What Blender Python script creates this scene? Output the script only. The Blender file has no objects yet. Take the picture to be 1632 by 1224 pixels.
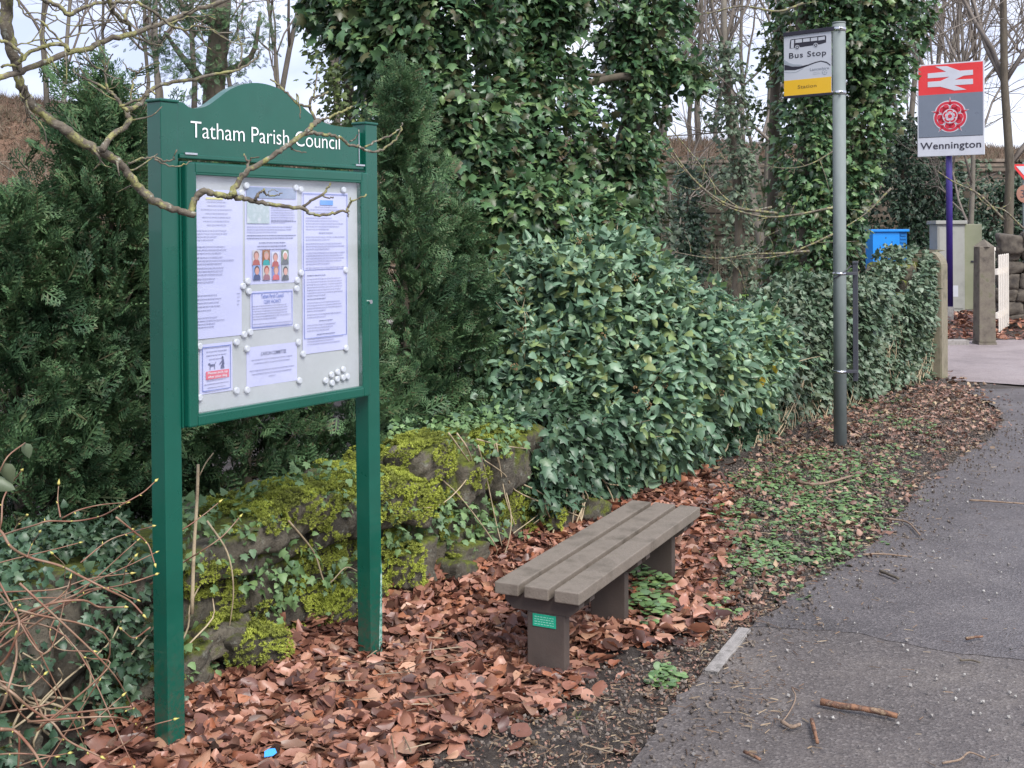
import bpy, bmesh, math, random
import numpy as np
from mathutils import Vector, Matrix
from mathutils.geometry import tessellate_polygon
R = math.radians
rng = np.random.default_rng(7); random.seed(7)
sc = bpy.context.scene
COL = sc.collection
# ------------------------------------------------------------------ camera, world, sun, exposure
FPX, HOR, EYE, ROLL = 1850.0, 370.0, 1.62, 0.004      # photo pixels (1632x1224), horizon row, eye height, roll
cam = bpy.data.cameras.new('camera'); camo = bpy.data.objects.new('camera', cam); COL.objects.link(camo)
cam.sensor_width = 36.0; cam.lens = 36.0 * FPX / 1632.0
cam.shift_y = (HOR - 612.0) / 1632.0
cam.clip_start = 0.05; cam.clip_end = 600
camo.matrix_world = Matrix(((1, ROLL, 0, 0), (0, 0, -1, 0), (-ROLL, 1, 0, EYE), (0, 0, 0, 1)))
sc.camera = camo
w = bpy.data.worlds.new('World'); sc.world = w; w.use_nodes = True
SUN_EL, SUN_ROT = R(48), R(150)
nt = w.node_tree; nt.nodes.clear()
out = nt.nodes.new('ShaderNodeOutputWorld'); bg = nt.nodes.new('ShaderNodeBackground')
sky = nt.nodes.new('ShaderNodeTexSky'); sky.sky_type = 'NISHITA'; sky.sun_disc = False
sky.sun_elevation = SUN_EL; sky.sun_rotation = SUN_ROT
tc = nt.nodes.new('ShaderNodeTexCoord'); mp = nt.nodes.new('ShaderNodeMapping'); mp.inputs['Scale'].default_value = (1.6, 1.6, 4.0)
nz = nt.nodes.new('ShaderNodeTexNoise'); nz.inputs['Scale'].default_value = 2.2; nz.inputs['Detail'].default_value = 6
rp = nt.nodes.new('ShaderNodeValToRGB'); rp.color_ramp.elements[0].position = .40; rp.color_ramp.elements[1].position = .66
rp.color_ramp.elements[0].color = (3.7, 4.1, 5.7, 1); rp.color_ramp.elements[1].color = (6.7, 6.9, 7.7, 1)
mx = nt.nodes.new('ShaderNodeMix'); mx.data_type = 'RGBA'; mx.inputs['Factor'].default_value = .88
nt.links.new(tc.outputs['Generated'], mp.inputs['Vector']); nt.links.new(mp.outputs[0], nz.inputs['Vector'])
nt.links.new(nz.outputs['Fac'], rp.inputs['Fac'])
nt.links.new(sky.outputs[0], mx.inputs['A']); nt.links.new(rp.outputs[0], mx.inputs['B'])
nt.links.new(mx.outputs['Result'], bg.inputs['Color']); bg.inputs['Strength'].default_value = 0.1
nt.links.new(bg.outputs[0], out.inputs['Surface'])
sl = bpy.data.lights.new('sun', 'SUN'); sl.energy = 2.5; sl.angle = R(34); sl.color = (1, .97, .92)
so = bpy.data.objects.new('sun', sl); COL.objects.link(so)
sd = Vector((math.sin(SUN_ROT) * math.cos(SUN_EL), math.cos(SUN_ROT) * math.cos(SUN_EL), math.sin(SUN_EL)))
so.rotation_euler = sd.to_track_quat('Z', 'Y').to_euler()
sc.view_settings.view_transform = 'Standard'; sc.view_settings.look = 'None'
sc.view_settings.exposure = 1.06; sc.view_settings.gamma = 1.0
sc.render.engine = 'CYCLES'; sc.cycles.max_bounces = 6; sc.cycles.transparent_max_bounces = 12
sc.cycles.use_denoising = True

# ------------------------------------------------------------------ geometry of the view (used only to read real positions off the photo)
def ray(x, y):
    u = (x - 816) / FPX; v = (HOR - y) / FPX
    return np.array([u + ROLL * v, 1.0, v - ROLL * u])
CAM = np.array([0, 0, EYE])
def at(x, y, Y): return CAM + ray(x, y) * Y
def ground(x, y, z=0.0):
    d = ray(x, y); return CAM + d * ((z - EYE) / d[2])
def px(P):
    P = np.atleast_2d(P) - CAM
    X = P[:, 0] - ROLL * P[:, 2]; Z = P[:, 2] + ROLL * P[:, 0]
    return 816 + FPX * X / P[:, 1], HOR - FPX * Z / P[:, 1]
def onplane(p0, u, w_, x, y):
    n = np.cross(u, w_); d = ray(x, y); t = n @ (p0 - CAM) / (n @ d); q = CAM + d * t - p0
    return q @ u, q @ w_
UP = np.array([0, 0, 1.0])
def unit(a): return a / np.maximum(np.linalg.norm(a, axis=-1, keepdims=True), 1e-9)
def inpoly(x, y, poly):
    x = np.asarray(x); y = np.asarray(y); ins = np.zeros(x.shape, bool); n = len(poly); j = n - 1
    for i in range(n):
        xi, yi = poly[i]; xj, yj = poly[j]
        c = ((yi > y) != (yj > y)) & (x < (xj - xi) * (y - yi) / ((yj - yi) or 1e-9) + xi)
        ins ^= c; j = i
    return ins
def wob(P, s=1.0, seed=0.0):     # smooth pseudo noise in -1..1
    x, y, z = P[..., 0] * s + seed, P[..., 1] * s + seed * 1.7, P[..., 2] * s - seed
    return (np.sin(1.9 * x + 1.3 * y + .7) + np.sin(2.7 * y - 1.6 * z + 2.1) + np.sin(2.3 * z + 1.1 * x + 4.0)
            + .6 * np.sin(5.1 * x - 3.3 * z + 1) + .6 * np.sin(4.7 * y + 4.1 * x + 3)) / 3.6

# ------------------------------------------------------------------ object helpers
def link(o, parent=None):
    COL.objects.link(o)
    if parent is not None: o.parent = parent
    return o
def setp(o, label=None, cat=None, group=None, kind=None):
    if label: o['label'] = label
    if cat: o['category'] = cat
    if group: o['group'] = group
    if kind: o['kind'] = kind
    return o
def thing(name, label, cat, loc=(0, 0, 0), rotz=0, group=None):
    o = bpy.data.objects.new(name, None); o.empty_display_size = .1
    o.location = loc; o.rotation_euler = (0, 0, rotz); link(o)
    return setp(o, label, cat, group)
def npobj(name, pieces, m, parent=None, smooth=True, loc=None):
    """pieces: list of (V, T) triangle meshes joined into one object; parent must sit at pieces' frame (world if None)"""
    Vs, Ts, k = [], [], 0
    for V, T in pieces:
        if len(V) == 0: continue
        Vs.append(V); Ts.append(T + k); k += len(V)
    V = np.concatenate(Vs).astype(np.float32); T = np.concatenate(Ts).astype(np.int32)
    if parent is not None:                       # world coordinates -> parent's local ones
        L = np.array(parent.location, dtype=np.float32); V = V - L
        a = -parent.rotation_euler[2]
        if abs(a) > 1e-9:
            c, s = math.cos(a), math.sin(a); V = np.stack([V[:, 0] * c - V[:, 1] * s, V[:, 0] * s + V[:, 1] * c, V[:, 2]], 1).astype(np.float32)
    me = bpy.data.meshes.new(name); me.vertices.add(len(V)); me.vertices.foreach_set('co', np.ascontiguousarray(V).ravel())
    me.loops.add(T.size); me.loops.foreach_set('vertex_index', T.ravel())
    me.polygons.add(len(T)); me.polygons.foreach_set('loop_start', np.arange(len(T), dtype=np.int32) * 3)
    me.polygons.foreach_set('loop_total', np.full(len(T), 3, np.int32))
    me.polygons.foreach_set('use_smooth', np.full(len(T), smooth, bool))
    me.update(calc_edges=True); me.validate(); me.materials.append(m)
    return link(bpy.data.objects.new(name, me), parent)
def bmobj(name, bm, m, parent=None, smooth=False):
    me = bpy.data.meshes.new(name); bmesh.ops.recalc_face_normals(bm, faces=bm.faces); bm.to_mesh(me); bm.free()
    for q in (m if isinstance(m, (list, tuple)) else [m]): me.materials.append(q)
    if smooth:
        for p in me.polygons: p.use_smooth = True
    return link(bpy.data.objects.new(name, me), parent)
def box(bm, lo, hi, bev=0.0, mi=0, fn=None, segs=2):
    r = bmesh.ops.create_cube(bm, size=1.0); vs = r['verts']
    for v in vs:
        v.co = Vector([lo[i] + (v.co[i] + .5) * (hi[i] - lo[i]) for i in range(3)])
    fs = list({f for v in vs for f in v.link_faces})
    if bev:
        es = list({e for v in vs for e in v.link_edges})
        rr = bmesh.ops.bevel(bm, geom=es, offset=bev, segments=segs, affect='EDGES', profile=.6)
        fs = list(rr['faces']) + [f for f in fs if f.is_valid]; vs = list({v for f in fs for v in f.verts})
    for f in fs: f.material_index = mi
    if fn:
        for v in vs: v.co = Vector(fn(v.co))
    return vs
def cyl(bm, a, b, r, n=16, r2=None, cap=True):
    a = Vector(a); b = Vector(b); d = b - a
    M_ = Matrix.Translation((a + b) / 2) @ d.to_track_quat('Z', 'Y').to_matrix().to_4x4()
    return bmesh.ops.create_cone(bm, cap_ends=cap, segments=n, radius1=r, radius2=r if r2 is None else r2, depth=d.length, matrix=M_)['verts']
def prism(bm, pts, y0, y1, mi=0):
    """polygon in x,z extruded along y from y0 to y1 (y0 is the face nearest -y)"""
    a = [bm.verts.new((p[0], y0, p[1])) for p in pts]; b = [bm.verts.new((p[0], y1, p[1])) for p in pts]
    n = len(pts)
    for i in range(n): bm.faces.new((a[i], b[i], b[(i + 1) % n], a[(i + 1) % n]))
    for i, j, k in tessellate_polygon([[Vector((p[0], p[1], 0)) for p in pts]]):
        try: bm.faces.new((a[i], a[j], a[k])); bm.faces.new((b[k], b[j], b[i]))
        except ValueError: pass
def textpts(s, space=1.0, off=0.0):
    cu = bpy.data.curves.new('lettering', 'FONT'); cu.body = s; cu.space_character = space; cu.offset = off; cu.resolution_u = 4
    cu.fill_mode = 'FRONT'
    o = bpy.data.objects.new('tmp', cu); COL.objects.link(o)
    dg = bpy.context.evaluated_depsgraph_get(); me = bpy.data.meshes.new_from_object(o.evaluated_get(dg))
    bpy.data.objects.remove(o); bpy.data.curves.remove(cu)
    return me
def text_bm(bm, s, x0, x1, z0, z1, y, space=1.0, off=0.0, rot=None, capfit=True, mi=0):
    """lettering laid in the x,z plane at y filling x0..x1, z0..z1 (bounding box of the glyphs)"""
    me = textpts(s, space, off); V = np.array([v.co[:] for v in me.vertices])
    lo, hi = V.min(0), V.max(0); sx = (x1 - x0) / (hi[0] - lo[0]); sz = (z1 - z0) / (hi[1] - lo[1])
    vs = [bm.verts.new((x0 + (v[0] - lo[0]) * sx, y, z0 + (v[1] - lo[1]) * sz)) for v in V]
    for p in me.polygons:
        try: f = bm.faces.new([vs[i] for i in p.vertices]); f.material_index = mi
        except ValueError: pass
    bpy.data.meshes.remove(me)
    return vs
def circ(cx, cz, r, n=20, a0=0): return [(cx + r * math.cos(a0 + 2 * math.pi * i / n), cz + r * math.sin(a0 + 2 * math.pi * i / n)) for i in range(n)]

def spline(pts, rad=None, k=4):
    P = np.array(pts, float)
    if rad is not None: P = np.c_[P, np.array(rad, float)]
    Q = np.vstack([2 * P[0] - P[1], P, 2 * P[-1] - P[-2]]); outp = []
    for i in range(1, len(Q) - 2):
        for j in range(k):
            t = j / k
            outp.append(.5 * ((2 * Q[i]) + (-Q[i - 1] + Q[i + 1]) * t + (2 * Q[i - 1] - 5 * Q[i] + 4 * Q[i + 1] - Q[i + 2]) * t * t + (-Q[i - 1] + 3 * Q[i] - 3 * Q[i + 1] + Q[i + 2]) * t ** 3))
    outp.append(Q[-2]); O = np.array(outp)
    return (O[:, :3], np.maximum(O[:, 3], 1e-4)) if rad is not None else O
def tube(P, r, n=6, jit=0.0):
    P = np.asarray(P, float); r = np.asarray(r, float) * np.ones(len(P))
    t = unit(np.gradient(P, axis=0)); ref = np.array([.31, .17, .93]) if abs(t[0] @ np.array([.31, .17, .93])) < .9 else np.array([1, 0, 0.])
    a = unit(np.cross(t, ref)); b = np.cross(t, a); th = np.arange(n) * 2 * math.pi / n
    rr = r[:, None] * (1 + (rng.uniform(-jit, jit, (len(P), n)) if jit else 0))
    V = P[:, None] + (a[:, None] * np.cos(th)[None, :, None] + b[:, None] * np.sin(th)[None, :, None]) * rr[..., None]
    V = V.reshape(-1, 3); m = len(P); i = np.arange(m - 1)[:, None] * n; j = np.arange(n)[None]; jn = (j + 1) % n
    T1 = np.stack([i + j, i + jn, i + n + jn], -1).reshape(-1, 3); T2 = np.stack([i + j, i + n + jn, i + n + j], -1).reshape(-1, 3)
    V = np.vstack([V, P[0], P[-1]]); c0, c1 = m * n, m * n + 1; jj = np.arange(n)
    C0 = np.stack([np.full(n, c0), (jj + 1) % n, jj], -1); C1 = np.stack([np.full(n, c1), (m - 1) * n + jj, (m - 1) * n + (jj + 1) % n], -1)
    return V, np.vstack([T1, T2, C0, C1])
def scatter(tmpl, pos, lng, nrm, size, bend=None):
    """place copies of a template leaf: local y along lng, z along nrm"""
    tv, tf = tmpl; n = len(pos)
    if n == 0: return np.zeros((0, 3)), np.zeros((0, 3), int)
    lng = unit(lng); nrm = unit(nrm - lng * (nrm * lng).sum(-1, keepdims=True)); sd_ = np.cross(lng, nrm)
    size = np.asarray(size) * np.ones(n)
    V = pos[:, None] + size[:, None, None] * (tv[None, :, 0, None] * sd_[:, None] + tv[None, :, 1, None] * lng[:, None] + tv[None, :, 2, None] * nrm[:, None])
    T = tf[None] + (np.arange(n) * len(tv))[:, None, None]
    return V.reshape(-1, 3), T.reshape(-1, 3)
def rnd(n, s=1.0): return rng.normal(0, s, (n, 3))

# ------------------------------------------------------------------ leaf templates
def fan(half, ctr=.38, fold=.25, droop=.2):
    pts = list(half) + [(-x, y) for x, y in half[-2:0:-1]]
    v = [(0, ctr, .03)] + [(x, y, -fold * abs(x) - droop * y * y) for x, y in pts]
    n = len(pts); return np.array(v, float), np.array([(0, 1 + (i + 1) % n, 1 + i) for i in range(n)])
L_IVY = fan([(0, 0), (.24, -.12), (.47, .06), (.33, .28), (.56, .52), (.24, .58), (0, 1)], .36, .3, .2)
L_IVY2 = fan([(0, 0), (.3, -.08), (.5, .2), (.34, .42), (.3, .62), (0, 1)], .36, .2, .3)
L_OVATE = fan([(0, 0), (.27, .16), (.33, .4), (.2, .72), (0, 1)], .4, .45, .28)
L_OVATE2 = fan([(0, 0), (.22, .16), (.26, .4), (.15, .72), (0, 1)], .4, .7, .1)
L_ROUND = fan([(0, 0), (.3, -.05), (.48, .2), (.5, .5), (.3, .8), (0, .92)], .45, .15, .15)
def litter_leaf(curlx, curly, twist, seed, notch=0.0):
    r_ = np.random.default_rng(seed); nx, ny = 5, 7; v = []
    for j in range(ny):
        y = j / (ny - 1); wd = .36 * math.sin(math.pi * min(1, y * .93 + .05)) ** .75 + .012
        wl_ = wd * (1 + r_.uniform(-.2, .14)); wr_ = wd * (1 + r_.uniform(-.2, .14))
        for i in range(nx):
            u = i / (nx - 1) * 2 - 1; x = u * (wr_ if u > 0 else wl_)
            z = curlx * (x / .36) ** 2 * .22 + curly * (y - .5) ** 2 * .6 + twist * u * (y - .5) * .28 + r_.uniform(-.012, .012)
            xx = x * (1 - .25 * abs(curlx) * abs(u)); v.append((xx, y + .02 * u * u, z))
    f = []
    for j in range(ny - 1):
        for i in range(nx - 1):
            a = j * nx + i; f += [(a, a + 1, a + nx + 1), (a, a + nx + 1, a + nx)]
    v = np.array(v); v[:, 2] -= v[:, 2].mean(); v[:, 1] -= .5
    return v, np.array(f)
LITTER = [litter_leaf(a, b, c, i) for i, (a, b, c) in enumerate([(.1, .1, .1), (.5, .2, .3), (-.4, .25, -.3), (1.0, .2, .2), (.7, .6, .5), (-.7, .4, .4), (.3, .8, -.5), (1.4, -.2, .1), (.2, -.3, .3), (-.3, .15, .6)])]
def conifer_spray():
    v, f = [], []
    def twig(a, b, wd, z=0):
        a = np.array(a); b = np.array(b); d = (b - a); n = np.array([-d[1], d[0]]) / np.linalg.norm(d) * wd; k = len(v)
        m = a + d * .4
        v.extend([(a[0], a[1], z), (m[0] + n[0], m[1] + n[1], z - .01), (b[0], b[1], z - .035), (m[0] - n[0], m[1] - n[1], z + .01)])
        f.extend([(k, k + 1, k + 2), (k, k + 2, k + 3)])
    twig((0, 0), (0, 1), .03)
    for i, (y, L) in enumerate([(.12, .34), (.3, .4), (.48, .34), (.64, .26), (.8, .17)]):
        for s in (-1, 1):
            e = (s * L * .8, y + L * .75); twig((0, y), e, .033, .01 * i % .03)
            if L > .2:
                for q in (.45, .72):
                    b = (s * L * .8 * q, y + L * .75 * q); twig(b, (b[0] + s * .12, b[1] + .02), .028, .02); twig(b, (b[0] + s * .01, b[1] + .15), .028, -.01)
    return np.array(v, float), np.array(f)
SPRAY = conifer_spray()
def blades(n=5, wd=.12, seed=1):
    r_ = np.random.default_rng(seed); v, f = [], []
    for i in range(n):
        a = i * 2 * math.pi / n + r_.uniform(-.4, .4); t = r_.uniform(.3, .8); dx, dz = math.cos(a) * t, math.sin(a) * t; k = len(v)
        v += [(-wd * math.sin(a), 0, wd * math.cos(a)), (wd * math.sin(a), 0, -wd * math.cos(a)), (dx, r_.uniform(.6, 1), dz)]; f.append((k, k + 1, k + 2))
    return np.array(v, float), np.array(f)
TUFT = blades(6, .2); GRASS = blades(7, .035, 3)

# ------------------------------------------------------------------ materials
def ramp(nt, fac, stops):
    r = nt.nodes.new('ShaderNodeValToRGB'); e = r.color_ramp.elements
    while len(e) < len(stops): e.new(.5)
    for i, (p, c) in enumerate(stops): e[i].position = p; e[i].color = (*c, 1)
    nt.links.new(fac, r.inputs['Fac']); return r.outputs['Color']
def stops(cols): n = len(cols); return [(i / max(1, n - 1), c) for i, c in enumerate(cols)]
def noise(nt, scale, detail=4, rough=.55, vec=None, dist=0):
    n = nt.nodes.new('ShaderNodeTexNoise'); n.inputs['Scale'].default_value = scale; n.inputs['Detail'].default_value = detail
    n.inputs['Roughness'].default_value = rough; n.inputs['Distortion'].default_value = dist
    if vec is not None: nt.links.new(vec, n.inputs['Vector'])
    return n.outputs['Fac']
def mixc(nt, fac, a, b, mode='MIX'):
    m = nt.nodes.new('ShaderNodeMix'); m.data_type = 'RGBA'; m.blend_type = mode
    for k, v in (('Factor', fac), ('A', a), ('B', b)):
        if isinstance(v, (int, float)): m.inputs[k].default_value = v
        elif isinstance(v, tuple): m.inputs[k].default_value = (*v, 1)
        else: nt.links.new(v, m.inputs[k])
    return m.outputs['Result']
def mrange(nt, v, a, b, c=0, d=1):
    m = nt.nodes.new('ShaderNodeMapRange'); m.inputs[1].default_value = a; m.inputs[2].default_value = b; m.inputs[3].default_value = c; m.inputs[4].default_value = d
    nt.links.new(v, m.inputs[0]); return m.outputs[0]
def newmat(name):
    m = bpy.data.materials.new(name); m.use_nodes = True; nt = m.node_tree; b = nt.nodes['Principled BSDF']
    t = nt.nodes.new('ShaderNodeTexCoord'); return m, nt, b, t.outputs['Object']
def bump(nt, b, h, strength=.3, dist=.01):
    n = nt.nodes.new('ShaderNodeBump'); n.inputs['Strength'].default_value = strength; n.inputs['Distance'].default_value = dist
    nt.links.new(h, n.inputs['Height']); nt.links.new(n.outputs[0], b.inputs['Normal'])
def plain(name, cols, rough=.5, ns=6, metal=0, bmp=0, bs=80, rvar=.1, detail=5, spec=.5, stretch=None, coat=0):
    m, nt, b, v = newmat(name)
    if stretch:
        mpn = nt.nodes.new('ShaderNodeMapping'); mpn.inputs['Scale'].default_value = stretch; nt.links.new(v, mpn.inputs[0]); v = mpn.outputs[0]
    n = noise(nt, ns, detail, .6, v); nt.links.new(ramp(nt, n, [(.3 + .4 * p, c) for p, c in stops(cols)]), b.inputs['Base Color'])
    n2 = noise(nt, ns * 3, 4, .6, v); nt.links.new(mrange(nt, n2, .3, .7, rough - rvar, rough + rvar), b.inputs['Roughness'])
    b.inputs['Metallic'].default_value = metal; b.inputs['Specular IOR Level'].default_value = spec; b.inputs['Coat Weight'].default_value = coat
    if bmp: bump(nt, b, noise(nt, bs, 5, .65, v), bmp, .004)
    return m
def leafmat(name, cols, rough=.42, trans=.22, clump=None, spec=.45, wet=0):
    m, nt, b, v = newmat(name); g = nt.nodes.new('ShaderNodeNewGeometry'); c = ramp(nt, g.outputs['Random Per Island'], stops(cols))
    if clump:
        c = mixc(nt, mrange(nt, noise(nt, clump[0], 2, .5, v), .42, .62), c, mixc(nt, 1.0, c, clump[1], 'MULTIPLY'))
    c = mixc(nt, mrange(nt, noise(nt, 60, 3, .6, v), .35, .75, 0, .35), c, mixc(nt, 1.0, c, (.55, .6, .5), 'MULTIPLY'))
    nt.links.new(c, b.inputs['Base Color']); b.inputs['Roughness'].default_value = rough; b.inputs['Specular IOR Level'].default_value = spec
    if trans:
        tr = nt.nodes.new('ShaderNodeBsdfTranslucent'); nt.links.new(c, tr.inputs['Color']); ms = nt.nodes.new('ShaderNodeMixShader'); ms.inputs[0].default_value = trans
        nt.links.new(b.outputs[0], ms.inputs[1]); nt.links.new(tr.outputs[0], ms.inputs[2]); nt.links.new(ms.outputs[0], nt.nodes['Material Output'].inputs['Surface'])
    return m
M = {}
M['green'] = plain('green_paint', [(.002, .068, .044), (.003, .084, .055), (.003, .076, .049)], .3, 3, bmp=.03, bs=300, coat=.3, rvar=.06)
def worn(m):
    nt = m.node_tree; b = nt.nodes['Principled BSDF']; l = b.inputs['Base Color'].links[0]; src = l.from_socket; t = nt.nodes.new('ShaderNodeTexCoord'); mpn = nt.nodes.new('ShaderNodeMapping'); mpn.inputs['Scale'].default_value = (1, 1, .25); nt.links.new(t.outputs['Object'], mpn.inputs[0])
    c = mixc(nt, mrange(nt, noise(nt, 45, 8, .75, mpn.outputs[0]), .62, .74, 0, .45), src, (.05, .16, .11)); sx = nt.nodes.new('ShaderNodeSeparateXYZ'); nt.links.new(t.outputs['Object'], sx.inputs[0])
    g = nt.nodes.new('ShaderNodeMath'); g.operation = 'MULTIPLY'; nt.links.new(mrange(nt, sx.outputs['Z'], .05, .35, 1, 0), g.inputs[0]); nt.links.new(mrange(nt, noise(nt, 60, 8, .75, t.outputs['Object']), .45, .62, 0, .8), g.inputs[1])
    c = mixc(nt, g.outputs[0], c, (.07, .055, .04)); nt.links.new(c, b.inputs['Base Color'])
worn(M['green'])
M['letter_white'] = plain('white_lettering', [(.8, .82, .82), (.86, .86, .87)], .4)
M['paper'] = plain('paper', [(.56, .56, .76), (.62, .62, .82)], .6, 4)
M['paper_ink'] = plain('print_ink', [(.30, .30, .44), (.40, .40, .54)], .7, 30)
M['ink_dark'] = plain('dark_print', [(.09, .1, .2), (.14, .15, .25)], .7)
M['ink_blue'] = plain('blue_print', [(.10, .15, .45), (.14, .2, .5)], .6)
M['header_blue'] = plain('blue_print_picture', [(.22, .28, .42), (.30, .36, .48)], .6, 12)
M['sky_blue'] = plain('sky_blue_print', [(.12, .3, .75), (.2, .42, .8)], .6)
M['yellow_hi'] = plain('yellow_highlight', [(.75, .7, .2), (.8, .75, .3)], .6)
M['map'] = plain('map_print', [(.55, .6, .62), (.42, .5, .5), (.62, .64, .66)], .6, 40)
M['red_print'] = plain('red_print', [(.72, .12, .17), (.78, .15, .2)], .5)
M['backing'] = plain('pale_backing', [(.48, .49, .48), (.54, .55, .54)], .5, 3)
M['magnet'] = plain('white_magnet', [(.60, .61, .63), (.68, .69, .71)], .4)
M['chrome'] = plain('bright_metal', [(.6, .6, .6), (.7, .7, .72)], .25, metal=1)
M['galv'] = plain('galvanised_steel', [(.15, .175, .172), (.19, .215, .21), (.15, .175, .172)], .72, 6, metal=0, spec=.35, bmp=.05, bs=120, stretch=(1, 1, .4))
M['darkbar'] = plain('dark_grey_bar', [(.03, .032, .042), (.045, .047, .06)], .5)
M['sign_white'] = plain('sign_white', [(.50, .51, .55), (.56, .57, .61)], .35, 4)
M['sign_black'] = plain('sign_black', [(.02, .018, .03), (.03, .027, .04)], .45)
M['sign_yellow'] = plain('sign_yellow', [(.80, .46, .02), (.84, .50, .03)], .4)
M['brown_ink'] = plain('brown_ink', [(.28, .16, .02), (.3, .18, .03)], .5)
M['swoosh_grey'] = plain('sign_grey', [(.32, .35, .39), (.36, .39, .43)], .4)
M['sign_red'] = plain('sign_red', [(.62, .03, .03), (.68, .04, .04)], .35, 3)
M['rose_red'] = plain('rose_red', [(.50, .02, .04), (.56, .03, .05)], .35)
M['slate_grey'] = plain('slate_grey', [(.145, .17, .21), (.165, .19, .23)], .35, 3)
M['purple'] = plain('purple_paint', [(.035, .02, .16), (.05, .03, .21)], .35, 6)
M['plank'] = plain('weathered_brown_plastic', [(.10, .083, .064), (.18, .15, .122), (.135, .113, .09)], .6, 7, bmp=.5, bs=90, stretch=(1, 1, 1), detail=8)
M['legs'] = plain('dark_brown_plastic', [(.055, .042, .036), (.085, .065, .055)], .6, 6, bmp=.2, bs=120)
M['plaque'] = plain('green_plaque', [(.01, .34, .20), (.02, .40, .25)], .3, 8)
M['plaque_txt'] = plain('plaque_lettering', [(.25, .6, .45), (.3, .65, .5)], .4)
M['cabinet'] = plain('grey_cabinet_paint', [(.26, .265, .24), (.33, .33, .30), (.29, .29, .26)], .55, 3)
M['cabinet_g'] = plain('algae_stained_paint', [(.23, .245, .15), (.29, .29, .20)], .6, 3)
M['blue'] = plain('bright_blue_paint', [(.015, .24, .72), (.02, .28, .8)], .4, 4)
M['cream'] = plain('cream_painted_wood', [(.62, .57, .50), (.70, .65, .58)], .55, 9)
M['bark'] = plain('grey_brown_bark', [(.05, .04, .03), (.11, .09, .065), (.08, .07, .045)], .85, 9, bmp=.7, bs=40, stretch=(1, 1, .35))
M['bark_far'] = plain('pale_bare_bark', [(.12, .105, .085), (.17, .15, .12)], .9, 5)
M['twig_far'] = plain('pale_bare_twigs', [(.14, .115, .095), (.21, .18, .155)], .9, 5)
M['redstem'] = plain('reddish_stem_bark', [(.19, .07, .045), (.22, .12, .075), (.27, .20, .135)], .5, 14)
M['bud'] = plain('yellow_green_bud', [(.45, .42, .10), (.55, .46, .14)], .5)
M['palestem'] = plain('pale_dry_stem', [(.34, .26, .16), (.42, .34, .22), (.24, .17, .11)], .7, 20)
M['stick'] = plain('dead_stick_bark', [(.14, .06, .032), (.24, .12, .065), (.08, .038, .025), (.30, .21, .13)], .75, 30, bmp=.5, bs=120)
M['concrete'] = plain('worn_concrete', [(.13, .12, .11), (.27, .25, .235), (.21, .195, .18)], .85, 14, bmp=.8, bs=140)
M['gatestone'] = plain('weathered_gate_stone', [(.06, .05, .04), (.12, .10, .08), (.15, .13, .10), (.10, .10, .055)], .85, 7, bmp=.7, bs=50)
M['pierstone'] = plain('pale_pier_stone', [(.12, .11, .07), (.22, .19, .135), (.17, .165, .10)], .85, 8, bmp=.6, bs=60)
M['berry'] = plain('ivy_berries', [(.18, .11, .05), (.25, .17, .08)], .5)
M['litter_scrap'] = plain('blue_plastic', [(.05, .3, .75), (.06, .34, .8)], .3)
M['terracotta'] = plain('faded_orange_sign', [(.28, .13, .09), (.33, .16, .11)], .5)
M['skin'] = plain('printed_skin', [(.62, .3, .25), (.7, .4, .33)], .6)
M['ivy'] = leafmat('ivy_leaf', [(.03, .07, .035), (.12, .10, .05), (.09, .175, .08), (.14, .25, .105), (.06, .13, .06), (.12, .22, .12), (.22, .32, .11), (.17, .28, .14)], .36, .18, clump=(1.6, (.55, .62, .6)))
M['ivy_bush'] = leafmat('ivy_bush_leaf', [(.07, .13, .08), (.16, .27, .16), (.23, .35, .23), (.12, .21, .13), (.20, .31, .20), (.29, .41, .28), (.26, .37, .15), (.28, .30, .12)], .36, .2, clump=(2.2, (.68, .75, .75)))
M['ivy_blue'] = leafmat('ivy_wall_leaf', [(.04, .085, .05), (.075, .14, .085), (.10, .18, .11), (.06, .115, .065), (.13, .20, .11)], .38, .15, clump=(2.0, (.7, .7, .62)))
M['ivy_old'] = leafmat('ivy_wall_old_leaf', [(.05, .09, .05), (.10, .16, .095), (.15, .21, .135), (.10, .12, .065), (.20, .26, .18), (.08, .14, .085)], .45, .12, clump=(2.4, (.72, .76, .72)))
M['yellow_leaf'] = leafmat('yellow_leaf', [(.5, .34, .03), (.35, .36, .05), (.55, .42, .06)], .5, .3)
M['holly'] = leafmat('dark_evergreen_leaf', [(.012, .03, .017), (.03, .06, .033), (.05, .09, .05), (.09, .13, .09)], .4, .1)
M['olive'] = leafmat('olive_green_leaf', [(.05, .08, .03), (.09, .13, .045), (.14, .18, .05), (.07, .11, .05)], .5, .2)
M['pale_ivy'] = leafmat('greyish_ivy_leaf', [(.07, .10, .065), (.11, .15, .095), (.14, .19, .12), (.09, .13, .08)], .5, .2)
M['conifer'] = leafmat('conifer_foliage', [(.04, .085, .038), (.075, .145, .065), (.11, .20, .085), (.09, .17, .07), (.15, .24, .11), (.13, .115, .06)], .55, .15, clump=(4.5, (.40, .48, .53)), spec=.3)  # clump tint darkens random patches, painting in the shade of the inner foliage
M['moss'] = leafmat('moss', [(.28, .32, .05), (.48, .54, .09), (.62, .67, .15), (.39, .44, .08), (.20, .22, .04)], .8, .25, clump=(9, (.5, .5, .6)), spec=.2)
M['cover'] = leafmat('ground_ivy_leaf', [(.09, .17, .065), (.15, .25, .10), (.21, .33, .13), (.13, .21, .12), (.20, .30, .10)], .5, .2)
M['grassblade'] = leafmat('grass_blade', [(.10, .17, .03), (.17, .27, .04), (.23, .30, .06)], .5, .3)
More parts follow.
